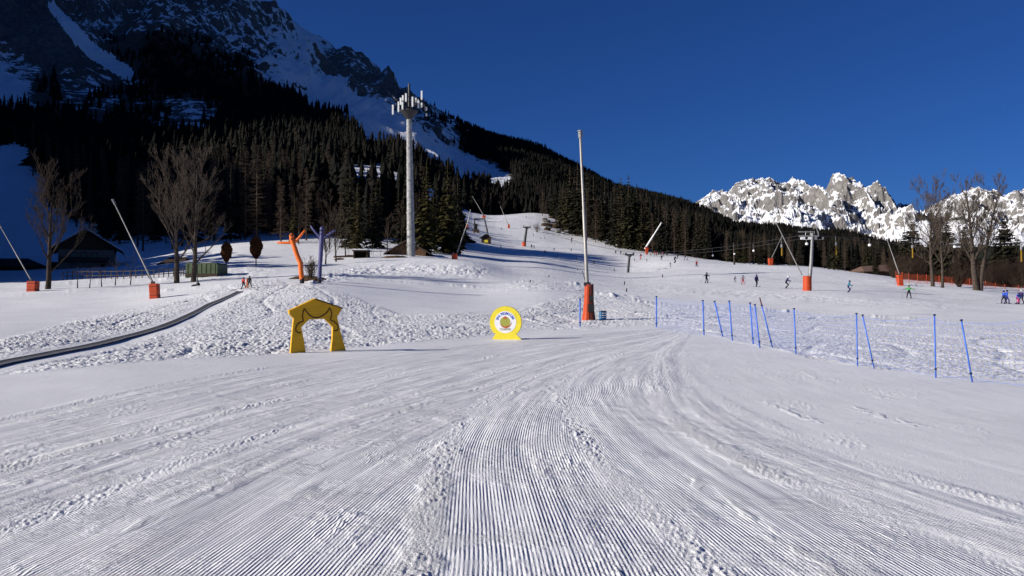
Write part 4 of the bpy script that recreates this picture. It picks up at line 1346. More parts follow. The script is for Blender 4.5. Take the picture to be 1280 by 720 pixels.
# --- snow lances
def lance(c, r, cover, tip, lab, ctop=None, style='box', polew=1.0, mat='alu', base=None, wb=1.0, polefrom=None, fat=None, group=None, name='snow_lance'):
    """cover = (width px, height px); tip = photo pixel of the pole's end"""
    p = P(c, r) if base is None else base
    k = px(p); w, h = cover[0] * k, cover[1] * k
    t = thing(name, lab, 'snow lance', p, 0, group)
    dx = ((ctop if ctop is not None else c) - c) * k
    mb = MB()
    if style == 'tall':       # folded padding, flared at the foot, open behind; shade painted on right half
        lw = w / 2
        prof = [(0.0, 1.42), (.25, 1.10), (.6, .94), (1.0, .86)]
        for seg, (a0, a1, mi) in enumerate(((R(110), R(268), 0), (R(276), R(425), 1))):
            vs, fs = [], []
            na = 12
            for z, s_ in prof:
                for j in range(na + 1):
                    a = a0 + (a1 - a0) * j / na
                    q = s_ * lw * (1 + .08 * math.sin(a * 5))
                    vs.append((dx * z + q * math.cos(a), q * math.sin(a) * .9, -.15 * (z == 0) + h * z + .05 * math.sin(a * 3) * (z == 1)))
            for i in range(len(prof) - 1):
                for j in range(na): fs.append((i * (na + 1) + j, i * (na + 1) + j + 1, (i + 1) * (na + 1) + j + 1, (i + 1) * (na + 1) + j))
            mb.add(vs, fs, mi)
        pad = mb.build('padding', [M['orange'], M['darkorange']], t)
        sm = pad.modifiers.new('thick', 'SOLIDIFY'); sm.thickness = .08; sm.offset = -1
        mb = MB(); mb.tube([(0, 0, -.2), (dx * 1.0, 0, h * .95)], [.22, .16], 10); mb.box((.1, -.2, h * .35), (.35, .3, .5)); mb.box((.12, -.22, h * .62), (.25, .2, .35))
        mb.build('valve_post', M['black'], t)
    else:
        n = 5
        vs = []; out = [(-.5, -.42), (.5, -.42), (.5, .42), (-.5, .42)]
        ring = []
        for i in range(n + 1):
            z = i / n; s_ = (wb + (1 - wb) * z) * (1 + .025 * math.sin(i * 2.4))
            for ox, oy in ((-.5, -.36), (-.4, -.5), (.4, -.5), (.5, -.36), (.5, .36), (.4, .5), (-.4, .5), (-.5, .36)):
                vs.append((dx * z + ox * w * s_, oy * w * .85 * s_, -.15 + (h + .15) * z))
        fs = [(i * 8 + j, i * 8 + (j + 1) % 8, (i + 1) * 8 + (j + 1) % 8, (i + 1) * 8 + j) for i in range(n) for j in range(8)]
        fs += [tuple(range(8))[::-1], tuple(n * 8 + j for j in range(8))]
        mb.add(vs, fs); pad = mb.build('padding', M['orange'], t)
        mb = MB()
        for z in (.22, .8):
            s_ = (wb + (1 - wb) * z) * 1.03
            mb.tube([(dx * z + ox * w * s_, oy * w * .85 * s_, h * z) for ox, oy in ((-.5, -.36), (-.4, -.5), (.4, -.5), (.5, -.36), (.5, .36), (.4, .5), (-.4, .5), (-.5, .36), (-.5, -.36))], .02, 4)
        mb.build('strap', M['darkorange'], pad)
    pf = place_rel(*(polefrom or ((ctop if ctop is not None else c), r - cover[1])), p); pt = place_rel(*tip, p)
    dv = (pt - pf).normalized()
    mb = MB(); rb = (fat or .085) * polew
    a = pf - dv * min(.8, h * .5)
    mb.tube([a, pf.lerp(pt, .5), pf.lerp(pt, .505), pt], [rb, rb * .9, rb * .72, rb * .68], 10)
    smooth_auto(mb.build('lance_pole', M[mat], t))
    mb = MB(); sgn = 1 if dv.x >= 0 else -1
    mb.tube([pt - dv * .12, pt + dv * .30], [rb * 1.15, rb * 1.05], 8); mb.tube([pt + dv * .30, pt + dv * .36], [rb * 1.5, rb * 1.4], 8)
    for a in range(3): mb.tube([pt + dv * .1, pt + dv * .12 + Vector((math.cos(a * 2.1), math.sin(a * 2.1), .1)) * rb * 1.9], .022, 4)
    mb.build('nozzle_head', M['galv'], t)
    mb = MB(); mb.tube([pf - dv * .1 + Vector((0, 0, -.05)), pf + dv * .9 + Vector((-rb * 2.2, 0, .0))], .025, 5); mb.box(pf + dv * .05, (rb * 3.4, rb * 3.4, .22))
    mb.build('bracket', M['dkmetal'], t)
    return t


lance(736, 400.5, (12.5, 44.5), (725.4, 170), 'tallest snow lance with tall flared orange padding beside the blue crate', ctop=736.5, style='tall', polefrom=(734, 356), fat=.125)
lance(193.8, 373, (11, 18.5), (143, 254), 'tilted snow lance with orange box padding uphill of the moving carpet, before the saplings', ctop=192.7, polefrom=(191.5, 354), fat=.075)
lance(41, 364.5, (12, 13), (1, 284), 'tilted snow lance with orange box padding left of the dark leafless tree', ctop=41.5, polefrom=(39.5, 351), fat=.07)
lance(1125.5, 357, (6.5, 13), (1109.5, 301), 'tilted snow lance with orange padding in front of the orange net', ctop=1124.5, polefrom=(1124.5, 344), fat=.085)
b = P(963, 331.5)
lance(963.3, 331, (6, 8), (977.5, 295), 'thin snow lance with orange cover leaning right, on the crest before the dark wood', polefrom=(964.5, 323), fat=.10, wb=.8)
lance(808.5, 318, (4.6, 8.5), (826.5, 279), 'thick white snow lance on an orange cover leaning right, before the dark wood', polefrom=(807.5, 309), fat=.35, mat='white', wb=.5)
lance(568.3, 323.5, (7.0, 6), (585.5, 275), 'snow lance with red orange box low on the rounded mound right of the spruces', polefrom=(571, 317), fat=.12)
lance(583.5, 286, (4, 5), (588, 263), 'snow lance with orange box left of the drag lift hut, below the hill crest', polefrom=(583.5, 281), fat=.16)
lance(604.8, 272.5, (4, 3), (591, 246), 'snow lance with small orange foot on the hill crest, leaning left', polefrom=(604.5, 269), fat=.17)
lance(636, 285, (2.6, 4.5), (626, 259), 'snow lance with narrow brown orange cover on the hollow right of the hill crest', polefrom=(635.5, 281), fat=.15)

# --- lift tower with orange pad, right
def sheave_train(mb, x, z, y, L, n, r=.22):
    mb.box((x, y, z + .02), (.12, L, .16))
    for i in range(n):
        yy = y - L / 2 + L * (i + .5) / n
        mb.tube([(x - .09, yy, z - .14), (x + .09, yy, z - .14)], r, 10)


p = P(1009, 364); k = px(p)
t = thing('lift_pylon', 'tall steel drag lift pylon with two crossarms and orange padded foot', 'lift pylon', p)
top = place_rel(1016, 291, p)
mb = MB(); mb.tube([(.35, .5, -.3), (.35 + top.x * .5, .5, top.z * .5), (top.x + .1, .4, top.z)], [2.6 * k, 2.1 * k, 1.5 * k], 14); smooth_auto(mb.build('mast', M['galv'], t))
mb = MB(); w, h = 10.0 * k, 19 * k
mb.tube([(0, 0, -.2), (0, 0, .1), (.02, 0, h * .5), (0, 0, h * .98), (0, 0, h)], [w * .53, w * .54, w * .52, w * .52, w * .44], 12)
smooth_auto(mb.build('padding', M['orange'], t))
mb = MB()
zc = place_rel(1010, 294.5, p).z; zu = place_rel(1010, 289.5, p).z
mb.box((top.x - .4, .4, zc - .05), (24 * k, .22, .22)); mb.box((top.x - .8, .4, zu), (19 * k, .14, .14))
for dx in (-8 * k, -1.5 * k, 3.5 * k, 9 * k): mb.tube([(top.x + dx, .4, zc), (top.x + dx * .9, .4, zu + .1)], .05, 5)
mb.tube([(top.x + 6 * k, .4, zu + .6), (top.x + 9.5 * k, .4, zc - .3)], .05, 5)
mb.build('crossarm', M['galv'], t)
for dx in (-9.5 * k, -4.5 * k, 8 * k, 10.5 * k):
    mb = MB(); x = top.x + dx
    mb.box((x, .4, zc - .25), (.9, .3, .16))
    for i in range(3): mb.tube([(x - .32 + .32 * i, .26, zc - .36), (x - .32 + .32 * i, .54, zc - .36)], .17, 10)
    mb.build('sheave', M['white'] if dx < 0 else M['galv'], t)
mb = MB(); mb.tube([place_rel(1002.5, 344, p), place_rel(971, 280, p)], [.085, .06], 8); mb.build('lance_pole', M['alu'], t)
mb = MB(); a = place_rel(971, 280, p); mb.tube([a, a + Vector((-.15, 0, .3))], [.1, .09], 8); mb.build('nozzle_head', M['galv'], t)
LIFT = [on_line(1005, 293.5, p.y + .4), on_line(1024, 294, p.y + .4)]

# --- T shaped drag lift pylons
def t_pylon(c, r, top, wpx, lab, mat='dkmetal', lean=0, foot=None):
    p = P(c, r); k = px(p)
    t = thing('lift_pylon', lab, 'lift pylon', p)
    q = place_rel(c + lean, top, p)
    mb = MB(); mb.tube([(0, 0, -.4), tuple(q)], [1.75 * k, 1.35 * k], 10); smooth_auto(mb.build('mast', M[mat], t))
    mb = MB(); mb.box((q.x, 0, q.z), (wpx * k, .35, .42)); mb.tube([(q.x - wpx * .3 * k, 0, q.z), (q.x * .9, 0, q.z - 4 * k)], .10, 5); mb.tube([(q.x + wpx * .3 * k, 0, q.z), (q.x * .9, 0, q.z - 4 * k)], .10, 5)
    mb.build('crossarm', M[mat], t)
    for s in (-1, 1):
        mb = MB(); x = q.x + s * wpx * .44 * k
        sheave_train(mb, x, q.z + .45, 0, 2.2, 4); mb.build('sheave', M['dkmetal'], t)
    if foot:
        mb = MB(); mb.lathe([(2.6 * k, -.3), (2.6 * k, foot * k * .9), (2.2 * k, foot * k)], 10); mb.build('padding', M['orange'], t)
    return [q + p + Vector((s * wpx * .44 * k, 0, .75)) for s in (-1, 1)]


PA = t_pylon(784.8, 340, 318.5, 11, 'dark T shaped lift pylon standing among the skiers on the middle slope', lean=2.2)
PB = t_pylon(655, 307.5, 284, 9.5, 'dark T shaped lift pylon with reddish foot high on the upper run', lean=3.5, foot=5)


def cable(pts, sag, rad, name, lab, group=None):
    mb = MB(); out = []
    for a, b in zip(pts[:-1], pts[1:]):
        for i in range(17):
            f = i / 16; q = a.lerp(b, f) - Vector((0, 0, sag * 4 * f * (1 - f))); out.append(q)
    mb.tube(out, rad, 5); o = mb.build(name, M['dkmetal']); tag(o, lab, 'cable', group); return o


RIGHT_END = [on_line(1330, 288, 118), on_line(1340, 296, 112)]
cable([PB[0], PA[0], LIFT[0], RIGHT_END[0]], .9, .028, 'haul_cable', 'upper dark lift cable running through the pylons to the right edge')
cable([PB[1], PA[1], LIFT[1], RIGHT_END[1]], 1.3, .028, 'haul_cable', 'lower dark lift cable running through the pylons to the right edge')

# tow hangers
def hanger(c, r0, r1, y, colr, lab, group=None, up=10):
    p = on_line(c, r0, y); k = y / F; L = (r1 - r0) * k
    t = thing('tow_hanger', lab, 'tow hanger', p, 0, group)
    mb = MB(); mb.tube([(-.15 * k * 5, 0, up * k), (0, 0, .1)], .03, 5); mb.build('hanger_rod', M['galv'], t)
    if colr == 'y':
        mb = MB(); mb.tube([(0, 0, .18), (0, .0, -.25)], [.14, .13], 10); mb.build('spring_box', M['galv'], t)
        mb = MB(); mb.box((.02, 0, -.2 - L * .45), (.13, .08, L * .9)); mb.build('tow_bar', M['springbox'], t)
    else:
        mb = MB(); mb.lathe([(.05, .22), (.2, .14), (.21, -.08), (.1, -.16)], 12); mb.build('spring_box', M['white'], t)


for c, r0, r1, lab in ((977, 307, 319, 'yellow tow hanger left of the padded lift pylon'), (1045, 305, 318.5, 'yellow tow hanger first right of the padded lift pylon'), (1140.5, 308, 322, 'yellow tow hanger before the spruce left of the bare trees'), (1276.5, 310, 327, 'yellow tow hanger at the far right edge above the skiers in blue')):
    hanger(c, r0, r1, 110, 'y', lab)
for c, r, y, lab in ((1008.5, 305, 112, 'white tow drum hanging just left of the padded pylon mast'), (1087, 306.5, 112, 'white tow drum hanging between the two nearest yellow hangers right of the pylon'), (1193.5, 308.5, 112, 'white tow drum hanging between the two big bare trees'), (942, 313.5, 150, 'white tow drum hanging left of the leaning thin snow lance'), (891, 319.5, 170, 'white tow drum hanging low over the crest above the skier in red')):
    hanger(c, r, r + 4, y, 'w', lab, up=8)

# wooden line pole
p = P(918, 329.5); k = px(p)
t = thing('utility_pole', 'weathered wooden pole on the crest before the dark wood', 'pole', p)
mb = MB(); mb.tube([(0, 0, -.5), (-.9 * k, 0, 26 * k)], [1.15 * k, .8 * k], 8); mb.build('shaft', M['greybark'], t)
mb = MB(); mb.lathe([(.1, 0), (.28, .1), (.28, .4), (.1, .5)], 8, (-.3 * k, -.35, 11 * k)); mb.build('lamp', M['white'], t)

# --- portal frame, lift cabin, hut on the hill
p = P(592, 293); k = px(p)
t = thing('lift_portal', 'dark steel portal frame with leaning legs over the upper drag lift', 'portal', p)
for a, b in (((592.3, 293), (593.3, 274)), ((610.3, 293.5), (605.8, 274))):
    mb = MB(); q0 = place_rel(*a, p); q1 = place_rel(*b, p); mb.tube([q0 - Vector((0, 0, .4)), q1], .27, 8); mb.build('leg', M['dkmetal'], t)
mb = MB(); mb.tube([place_rel(592.2, 273.7, p), place_rel(606.6, 273.7, p)], .28, 8); mb.build('crossbeam', M['dkmetal'], t)
p = P(594.2, 292) + Vector((0, 2.5, 0)); p.z = float(field_z(p.x, p.y)); k = px(p)
t = thing('lift_cabin', 'small dark lift operator cabin raised on posts under the portal frame', 'cabin', p)
mb = MB(); mb.box((0, 0, 2.2 * k), (8.6 * k, 5 * k, 4.6 * k)); mb.build('base', M['wood'], t)
mb = MB()
for sx_ in (-1, 1):
    for sy_ in (-1, 1): mb.box((sx_ * 1.9 * k, sy_ * 1.5 * k, 7.2 * k), (.7 * k, .7 * k, 5.6 * k))
mb.box((0, 0, 7 * k), (3.0 * k, 2.4 * k, 5.2 * k)); mb.build('wall', M['dkmetal'], t)
mb = MB(); mb.box((0, -1.3 * k, 7.4 * k), (2.4 * k, .2, 2.6 * k)); mb.build('window', M['glass'], t)
mb = MB(); mb.add([(-3.6 * k, -2.6 * k, 9.8 * k), (3.6 * k, -2.6 * k, 9.8 * k), (3.6 * k, 2.6 * k, 9.8 * k), (-3.6 * k, 2.6 * k, 9.8 * k), (-1 * k, 0, 12 * k), (1 * k, 0, 12 * k)], [(3, 2, 1, 0), (0, 1, 5, 4), (2, 3, 4, 5), (1, 2, 5), (3, 0, 4)]); mb.build('roof', M['black'], t)

p = P(607.7, 305); k = px(p)


def gable_house(p, w, d, hw, hr, over, name, lab, cat, wallm, roofm, rz=0, thick=.15, front_tri=True):
    """gable faces local -Y; returns the empty"""
    t = thing(name, lab, cat, p, rz)
    mb = MB()
    out = [(-w / 2, -.6), (w / 2, -.6), (w / 2, hw), (0, hr - thick), (-w / 2, hw)]
    mb.prism(out, -d / 2, d / 2); wall = mb.build('wall', M[wallm], t)
    sl = (hr - hw) / (w / 2); mb = MB()
    for s in (-1, 1):
        x1 = s * (w / 2 + over); z1 = hw - sl * over
        y0, y1 = -d / 2 - over, d / 2 + over
        vs = [(0, y0, hr), (x1, y0, z1), (x1, y1, z1), (0, y1, hr), (0, y0, hr + thick), (x1, y0, z1 + thick), (x1, y1, z1 + thick), (0, y1, hr + thick)]
        fs = [(0, 1, 2, 3), (7, 6, 5, 4), (0, 4, 5, 1), (1, 5, 6, 2), (2, 6, 7, 3), (3, 7, 4, 0)]
        if s < 0: fs = [f[::-1] for f in fs]
        mb.add(vs, fs)
    roof = mb.build('roof', M[roofm], t)
    return t, wall, roof


t, wall, roof = gable_house(p, 12 * k, 9 * k, 8 * k, 11.8 * k, .6, 'lift_hut', 'little dark gabled hut with a yellow poster on the upper run', 'hut', 'wood', 'black')
mb = MB(); mb.box((.2 * k, -4.5 * k - .03, 3.2 * k), (4.4 * k, .05, 3.2 * k)); mb.build('poster', M['poster'], t)
mb = MB(); mb.box((3.6 * k, -4.5 * k - .02, 2.6 * k), (1.8 * k, .05, 5 * k)); mb.build('door', M['black'], t)
p = P(583, 303.6); k = px(p)
t = thing('fan_gun', 'small dark round barrelled snow fan left of the little hut', 'snow fan', p)
mb = MB(); mb.tube([(-.9 * k, 0, 2.6 * k), (.2 * k, -.3, 2.8 * k), (1.2 * k, -.6, 3.0 * k)], [1.3 * k, 1.6 * k, 1.5 * k], 12); mb.build('barrel', M['darkorange'], t)
mb = MB()
for a in range(3): mb.tube([(0, 0, 2.4 * k), (math.cos(a * 2.1) * 1.5 * k, math.sin(a * 2.1) * 1.5 * k, -.2)], .09, 5)
mb.build('stand', M['black'], t)

# --- chalet
p = P(110, 336.0) if False else at_depth(110, 163); k = px(p); p.z = row_z(p.y, 336)
p.z = min(p.z, float(field_z(p.x, p.y)) + .3)
W = 61 * k
t = thing('chalet', 'dark timber gabled chalet with pale lower walls and three windows above a balcony', 'chalet', p, R(24))
d = 11.0
mb = MB(); mb.prism([(-W / 2, -1.2), (W / 2, -1.2), (W / 2, 7 * k), (-W / 2, 7 * k)], -d / 2, d / 2); mb.build('base_wall', M['stone'], t)
mb = MB(); mb.prism([(-W / 2 + .1, 7 * k), (W / 2 - .1, 7 * k), (W / 2 - .1, 22 * k), (-W / 2 + .1, 22 * k)], -d / 2 + .1, d / 2 - .1); wall = mb.build('wall', M['plaster'], t)
mb = MB(); mb.prism([(-W / 2 - .05, 22 * k), (W / 2 + .05, 22 * k), (W / 2 + .05, 25 * k), (0, 44 * k), (-W / 2 - .05, 25 * k)], -d / 2, d / 2); mb.build('gable', M['wood'], t)
for s in (-1, 1):
    mb = MB(); x1 = s * (40 * k); y0, y1 = -d / 2 - 1.4, d / 2 + 1; z0, z1 = 45 * k, 19.5 * k; th_ = .22
    vs = [(0, y0, z0), (x1, y0, z1), (x1, y1, z1), (0, y1, z0), (0, y0, z0 + th_), (x1, y0, z1 + th_), (x1, y1, z1 + th_), (0, y1, z0 + th_)]
    fs = [(0, 1, 2, 3), (7, 6, 5, 4), (0, 4, 5, 1), (1, 5, 6, 2), (2, 6, 7, 3), (3, 7, 4, 0)]
    mb.add(vs, fs if s > 0 else [f[::-1] for f in fs]); roof = mb.build('roof', M['roof'], t)
    mb = MB(); vs = [(s * .3, y0 + .1, z0 + th_ + .0), (x1 * .97, y0 + .1, z1 + th_ + (z0 - z1) * .03), (x1 * .97, y1 - .1, z1 + th_ + (z0 - z1) * .03), (s * .3, y1 - .1, z0 + th_ - .02)]
    vs = vs + [(a, b, c_ + .10) for a, b, c_ in vs]
    mb.add(vs, fs if s > 0 else [f[::-1] for f in fs]); mb.build('snow_cover', M['snowcap'], roof)
mb = MB(); mb.box((.08 * W, 2, 47.5 * k), (.9, .9, 1.6)); mb.build('chimney', M['stone'], t)
for c in (96.5, 107.5, 119):
    x = (c - 110) * k
    mb = MB()
    for a, b, w_, h_ in ((x - 3.0 * k, 15 * k, .14, 6.4 * k), (x + 3.0 * k, 15 * k, .14, 6.4 * k), (x, 18.4 * k, 6.2 * k, .14), (x, 11.6 * k, 6.2 * k, .14), (x, 15 * k, .09, 6.4 * k)): mb.box((a, -d / 2 + .06, b), (w_, .12, h_))
    win = mb.build('window', M['wood'], t)
    mb = MB(); mb.box((x, -d / 2 + .095, 15 * k), (5.8 * k, .05, 6.4 * k)); mb.build('pane', M['glass'], win)
mb = MB()
mb.box((-1 * k, -d / 2 - .65, 7.2 * k), (54 * k, 1.3, .18)); mb.box((-1 * k, -d / 2 - 1.28, 12.2 * k), (54 * k, .10, .12))
for i in range(60): mb.box((-1 * k + (i - 29.5) * .9 * k, -d / 2 - 1.27, 9.8 * k), (.62 * k, .05, 4.6 * k))
mb.build('balcony', M['wood'], t)
mb = MB(); mb.box((.30 * W, -d / 2 - .03, 2.2 * k), (5 * k, .08, 6.5 * k)); mb.build('door', M['wood'], t)
mb = MB(); mb.box((-.57 * W, -2, 3 * k), (8 * k, 4, 8 * k)); mb.build('lean_to', M['wood'], t)

# low huts and shed
def low_hut(c0, c1, base_r, top_r, y, name, lab, wallm, roofm, wall_frac=.35, d=6.0, rz=0):
    c = (c0 + c1) / 2; p = at_depth(c, y); k = y / F; p.z = row_z(y, base_r)
    w = (c1 - c0) * k; H = (base_r - top_r) * k; hw = H * wall_frac
    t = thing(name, lab, 'hut', p, rz)
    mb = MB(); mb.box((0, 0, hw / 2 - .6), (w * .9, d, hw + 1.2)); mb.build('wall', M[wallm], t)
    mb = MB(); vs = [(-w / 2, -d / 2 - .5, hw), (w / 2, -d / 2 - .5, hw), (w / 2, d / 2 + .5, hw), (-w / 2, d / 2 + .5, hw), (-w * .30, 0, H), (w * .30, 0, H)]
    mb.add(vs, [(3, 2, 1, 0), (0, 1, 5, 4), (2, 3, 4, 5), (1, 2, 5), (3, 0, 4)]); mb.build('roof', M[roofm], t)
    return t


low_hut(-14, 47, 337, 323, 158, 'low_hut', 'long low hut with dark hipped roof at the far left edge', 'wood', 'wood', .25, 7)
low_hut(205, 240, 333.5, 321.5, 150, 'low_hut', 'low hut with dark roof peeping out left of the green container', 'wood', 'wood', .15, 6)
p = P(258.5, 345.5); k = px(p)
t = thing('covered_container', 'olive green tarpaulin covered container on the snow between the leafless trees', 'container', p, R(-3))
w, h, dd = 40 * k, 16.5 * k, 3.2
mb = MB(); out = [(-w / 2, -.3), (w / 2, -.3), (w / 2, h * .86), (w * .46, h * .97), (w * .2, h), (-w * .1, h * .96), (-w * .46, h), (-w / 2, h * .88)]
mb.prism(out, -dd / 2, dd / 2); mb.build('cover', M['greentarp'], t)
mb = MB()
for i in range(7): mb.tube([(-w / 2 + w * (i + .5) / 7, -dd / 2 - .02, -.2), (-w / 2 + w * (i + .5) / 7, -dd / 2 - .02, h * .93)], .035, 5)
mb.build('rib', M['greentarp'], t)
mb = MB(); mb.box((0, -dd / 2 - .02, .12), (w * 1.01, .1, .35)); mb.build('skid', M['wood'], t)
p = at_depth(452, 142); p.z = row_z(142, 322); k = px(p)
t = thing('small_hut', 'tiny dark open fronted hut with flat roof left of the saplings', 'hut', p)
w, h = 18 * k, 8 * k
mb = MB(); mb.box((-w * .45, 0, h / 2 - .3), (.2, 2.6, h + .6)); mb.box((w * .45, 0, h / 2 - .3), (.2, 2.6, h + .6)); mb.box((0, 1.2, h / 2 - .3), (w * .9, .15, h + .6)); mb.build('wall', M['wood'], t)
mb = MB(); mb.box((0, -.2, h + .05), (w * 1.1, 3.4, .16)); mb.build('roof', M['roof'], t)
mb = MB(); mb.box((0, -.1, h + .22), (w * 1.04, 3.2, .18)); mb.build('snow_cover', M['snowcap'], t)
# barn behind the mast
p = at_depth(513, 158); p.z = row_z(158, 321); k = px(p)
t, wall, roof = gable_house(p, 44 * k, 9, 5 * k, 18 * k, 1.0, 'barn', 'brown timber barn half hidden behind the foot of the antenna mast', 'barn', 'woodlt', 'roof', 0, .2)
mb = MB(); mb.box((-13 * k, -4.53, 3 * k), (4.5 * k, .08, 6 * k)); mb.build('door', M['wood'], t)
p = at_depth(1089, 238); p.z = row_z(238, 343); k = px(p)
t = thing('barn', 'long low barn with brown shingle roof just behind the right crest', 'barn', p, R(6))
mb = MB(); mb.box((0, 0, 1.5 * k), (36 * k, 7, 5 * k)); mb.build('wall', M['woodlt'], t)
mb = MB(); vs = [(-21 * k, -5, 3.0 * k), (20 * k, -5, 3.0 * k), (20 * k, 5, 3.0 * k), (-21 * k, 5, 3.0 * k), (-13 * k, 0, 10.0 * k), (20 * k, 0, 12.5 * k)]
mb.add(vs, [(3, 2, 1, 0), (0, 1, 5, 4), (2, 3, 4, 5), (1, 2, 5), (3, 0, 4)]); mb.build('roof', M['roofbrown'], t)

# --- wooden fence in front of the chalet
FPTS = [(78, 349.5), (110, 349), (150, 348.5), (190, 347.5), (222, 345.5), (240, 343)]
t = thing('wooden_fence', 'long dark wooden post and rail fence in the snow before the chalet', 'fence', P(150, 348.5))
base = t.location.copy(); fp = []
for i in range(27):
    f = i / 26 * (len(FPTS) - 1); j = min(int(f), len(FPTS) - 2); a, b = FPTS[j], FPTS[j + 1]; g = f - j
    fp.append(P(a[0] + (b[0] - a[0]) * g, a[1] + (b[1] - a[1]) * g) - base)
for q in fp:
    mb = MB(); mb.tube([q - Vector((0, 0, .3)), q + Vector((random.uniform(-.05, .05), 0, 1.15))], .065, 6); mb.build('post', M['fencewood'], t)
for z in (.45, 1.0):
    mb = MB(); mb.tube([q + Vector((0, -.07, z + random.uniform(-.03, .03))) for q in fp], .05, 5); mb.build('rail', M['fencewood'], t)

# --- orange safety net on the right
NP = [(1120, 357, 343), (1136, 356, 344.5), (1158, 357, 345.5), (1190, 357.5, 347), (1212, 358, 348.5), (1232, 359, 351.5), (1256, 360, 354.5), (1290, 362, 356)]
m, nt, b = newmat('orange_netting', (.42, .07, .025), .7)
tr = nt.nodes.new('ShaderNodeBsdfTransparent'); mx = nt.nodes.new('ShaderNodeMixShader'); mx.inputs[0].default_value = .24
nt.links.new(tr.outputs[0], mx.inputs[1]); nt.links.new(b.outputs[0], mx.inputs[2]); nt.links.new(mx.outputs[0], nt.nodes['Material Output'].inputs[0])
t = thing('safety_net', 'long orange plastic safety net strung below the bare trees on the right', 'safety net', P(1190, 357.5)); base = t.location.copy()
bot, topp = [], []
for c, r, rt in NP:
    q = at_depth(c, 147 - (c - 1120) * .02); k = px(q)
    bot.append(q - base + Vector((0, 0, .05))); topp.append(q - base + Vector((0, 0, max(r - rt, 5.5) * k)))
mb = MB(); vs, fs = [], []
for a, b_ in zip(bot, topp): vs += [a, b_]
for i in range(len(bot) - 1): fs.append((2 * i, 2 * i + 2, 2 * i + 3, 2 * i + 1))
mb.add(vs, fs); mb.build('net', m, t)
for i in range(len(bot) - 1):
    for f in (0, .5):
        a = bot[i].lerp(bot[i + 1], f); b_ = topp[i].lerp(topp[i + 1], f)
        mb = MB(); mb.tube([a - Vector((0, .04, .3)), b_ + Vector((0, -.04, .15))], .045, 5); mb.build('post', M['orange'], t)

# --- blue pole line and its net
POLES = [(725, 408, 725, 373, 'short blue pole just left of the tall orange snow lance padding'), (820.5, 410, 820.5, 370, 'lone blue pole midway between the blue crate and the pole row'),
         (880, 419, 878.5, 375, 'leftmost blue pole of the long row, where the net begins'), (903.5, 421, 893, 376, 'tilted blue pole second in the long row'), (915.5, 426, 911.5, 375.5, 'nearly upright blue pole third in the long row'),
         (941.5, 430, 937.5, 378, 'left pole of the close blue pair in mid row'), (950, 435, 943.5, 380, 'right pole of the close blue pair in mid row'), (965.5, 434, 952, 381, 'strongly tilted blue pole with a reddish tip in the row'),
         (995, 443, 992.5, 385, 'single upright blue pole left of the wide gap in the row'), (1072, 457.5, 1070.5, 391, 'upright blue pole paired with a tilted one after the wide gap'), (1092.5, 460, 1078, 393, 'tilted blue pole paired with an upright one after the wide gap'),
         (1169.8, 472.5, 1168, 392.5, 'upright blue pole with dark cap, second last in the row'), (1215.5, 478, 1201.5, 399, 'last and nearest blue pole on the right, tilted left')]
pole_tops = []
for c, r, ct, rt, lab in POLES:
    p = P(c, r); k = px(p); q = place_rel(ct, rt, p); rad = max(.0165, .85 * k)
    t = thing('net_pole', lab, 'pole', p)
    mb = MB(); mb.tube([Vector((0, 0, 0)) - q * .12, q], [rad, rad], 8); mb.build('shaft', M['polblue'], t, True)
    for f in (.14, .985):
        mb = MB(); a = q * (f - .012); b_ = q * (f + .012); mb.tube([a, b_], [rad * 1.75, rad * 1.75], 8); mb.build('clip', M['black'], t)
    if 'reddish' in lab:
        mb = MB(); mb.tube([q * .99, q * 1.17], rad * .9, 6); mb.build('tip', M['darkorange'], t)
    pole_tops.append((p, q))
t = thing('blue_net', 'fine blue safety net hung along the row of blue poles', 'safety net', pole_tops[2][0]); base = t.location.copy()
mb = MB()
seq = pole_tops[1:] + [(P(1330, 492), Vector((-.3, 0, 1.5)))]
for (p0, q0), (p1, q1) in zip(seq[:-1], seq[1:]):
    L = (p1 - p0).length; nv = max(2, int(L / .12)); hh = 10
    G = []
    for i in range(nv + 1):
        f = i / nv; b_ = p0.lerp(p1, f); b_.z = float(field_z(b_.x, b_.y)) + .06; tt_ = (p0 + q0 * .95).lerp(p1 + q1 * .95, f) - Vector((0, 0, .35 * f * (1 - f)))
        G.append([b_.lerp(tt_, j / hh) - base for j in range(hh + 1)])
    wr = .0015
    for i in range(nv + 1): mb.tube([G[i][0], G[i][hh // 2], G[i][hh]], wr, 3, cap=False)
    for j in range(hh + 1): mb.tube([g[j] for g in G], wr * (2 if j in (0, hh) else 1), 3, cap=False)
mb.build('mesh', M['polblue'], t)

# --- blue crate beside the tall lance
p = P(753.5, 399.5); k = px(p)
t = thing('blue_crate', 'small blue plastic crate standing on the snow right of the tall lance', 'crate', p, R(14))
w, h = 6.6 * k, 10.5 * k
mb = MB()
for z in (0.02, h * .28, h * .54, h * .80):
    for a, dm in (((0, -w / 2, z + h * .09), (w, .03, h * .16)), ((0, w / 2, z + h * .09), (w, .03, h * .16)), ((-w / 2, 0, z + h * .09), (.03, w - .04, h * .16)), ((w / 2, 0, z + h * .09), (.03, w - .04, h * .16))): mb.box(a, dm)
for sx_ in (-1, 1):
    for sy_ in (-1, 1): mb.box((sx_ * w * .47, sy_ * w * .47, h * .48), (.05, .05, h * .99))
mb.box((0, 0, .1), (w * .96, w * .96, .05)); mb.build('side', M['boxblue'], t)
mb = MB(); mb.box((0, 0, h * 1.0), (w * 1.06, w * 1.06, .06)); mb.build('lid', M['black'], t)

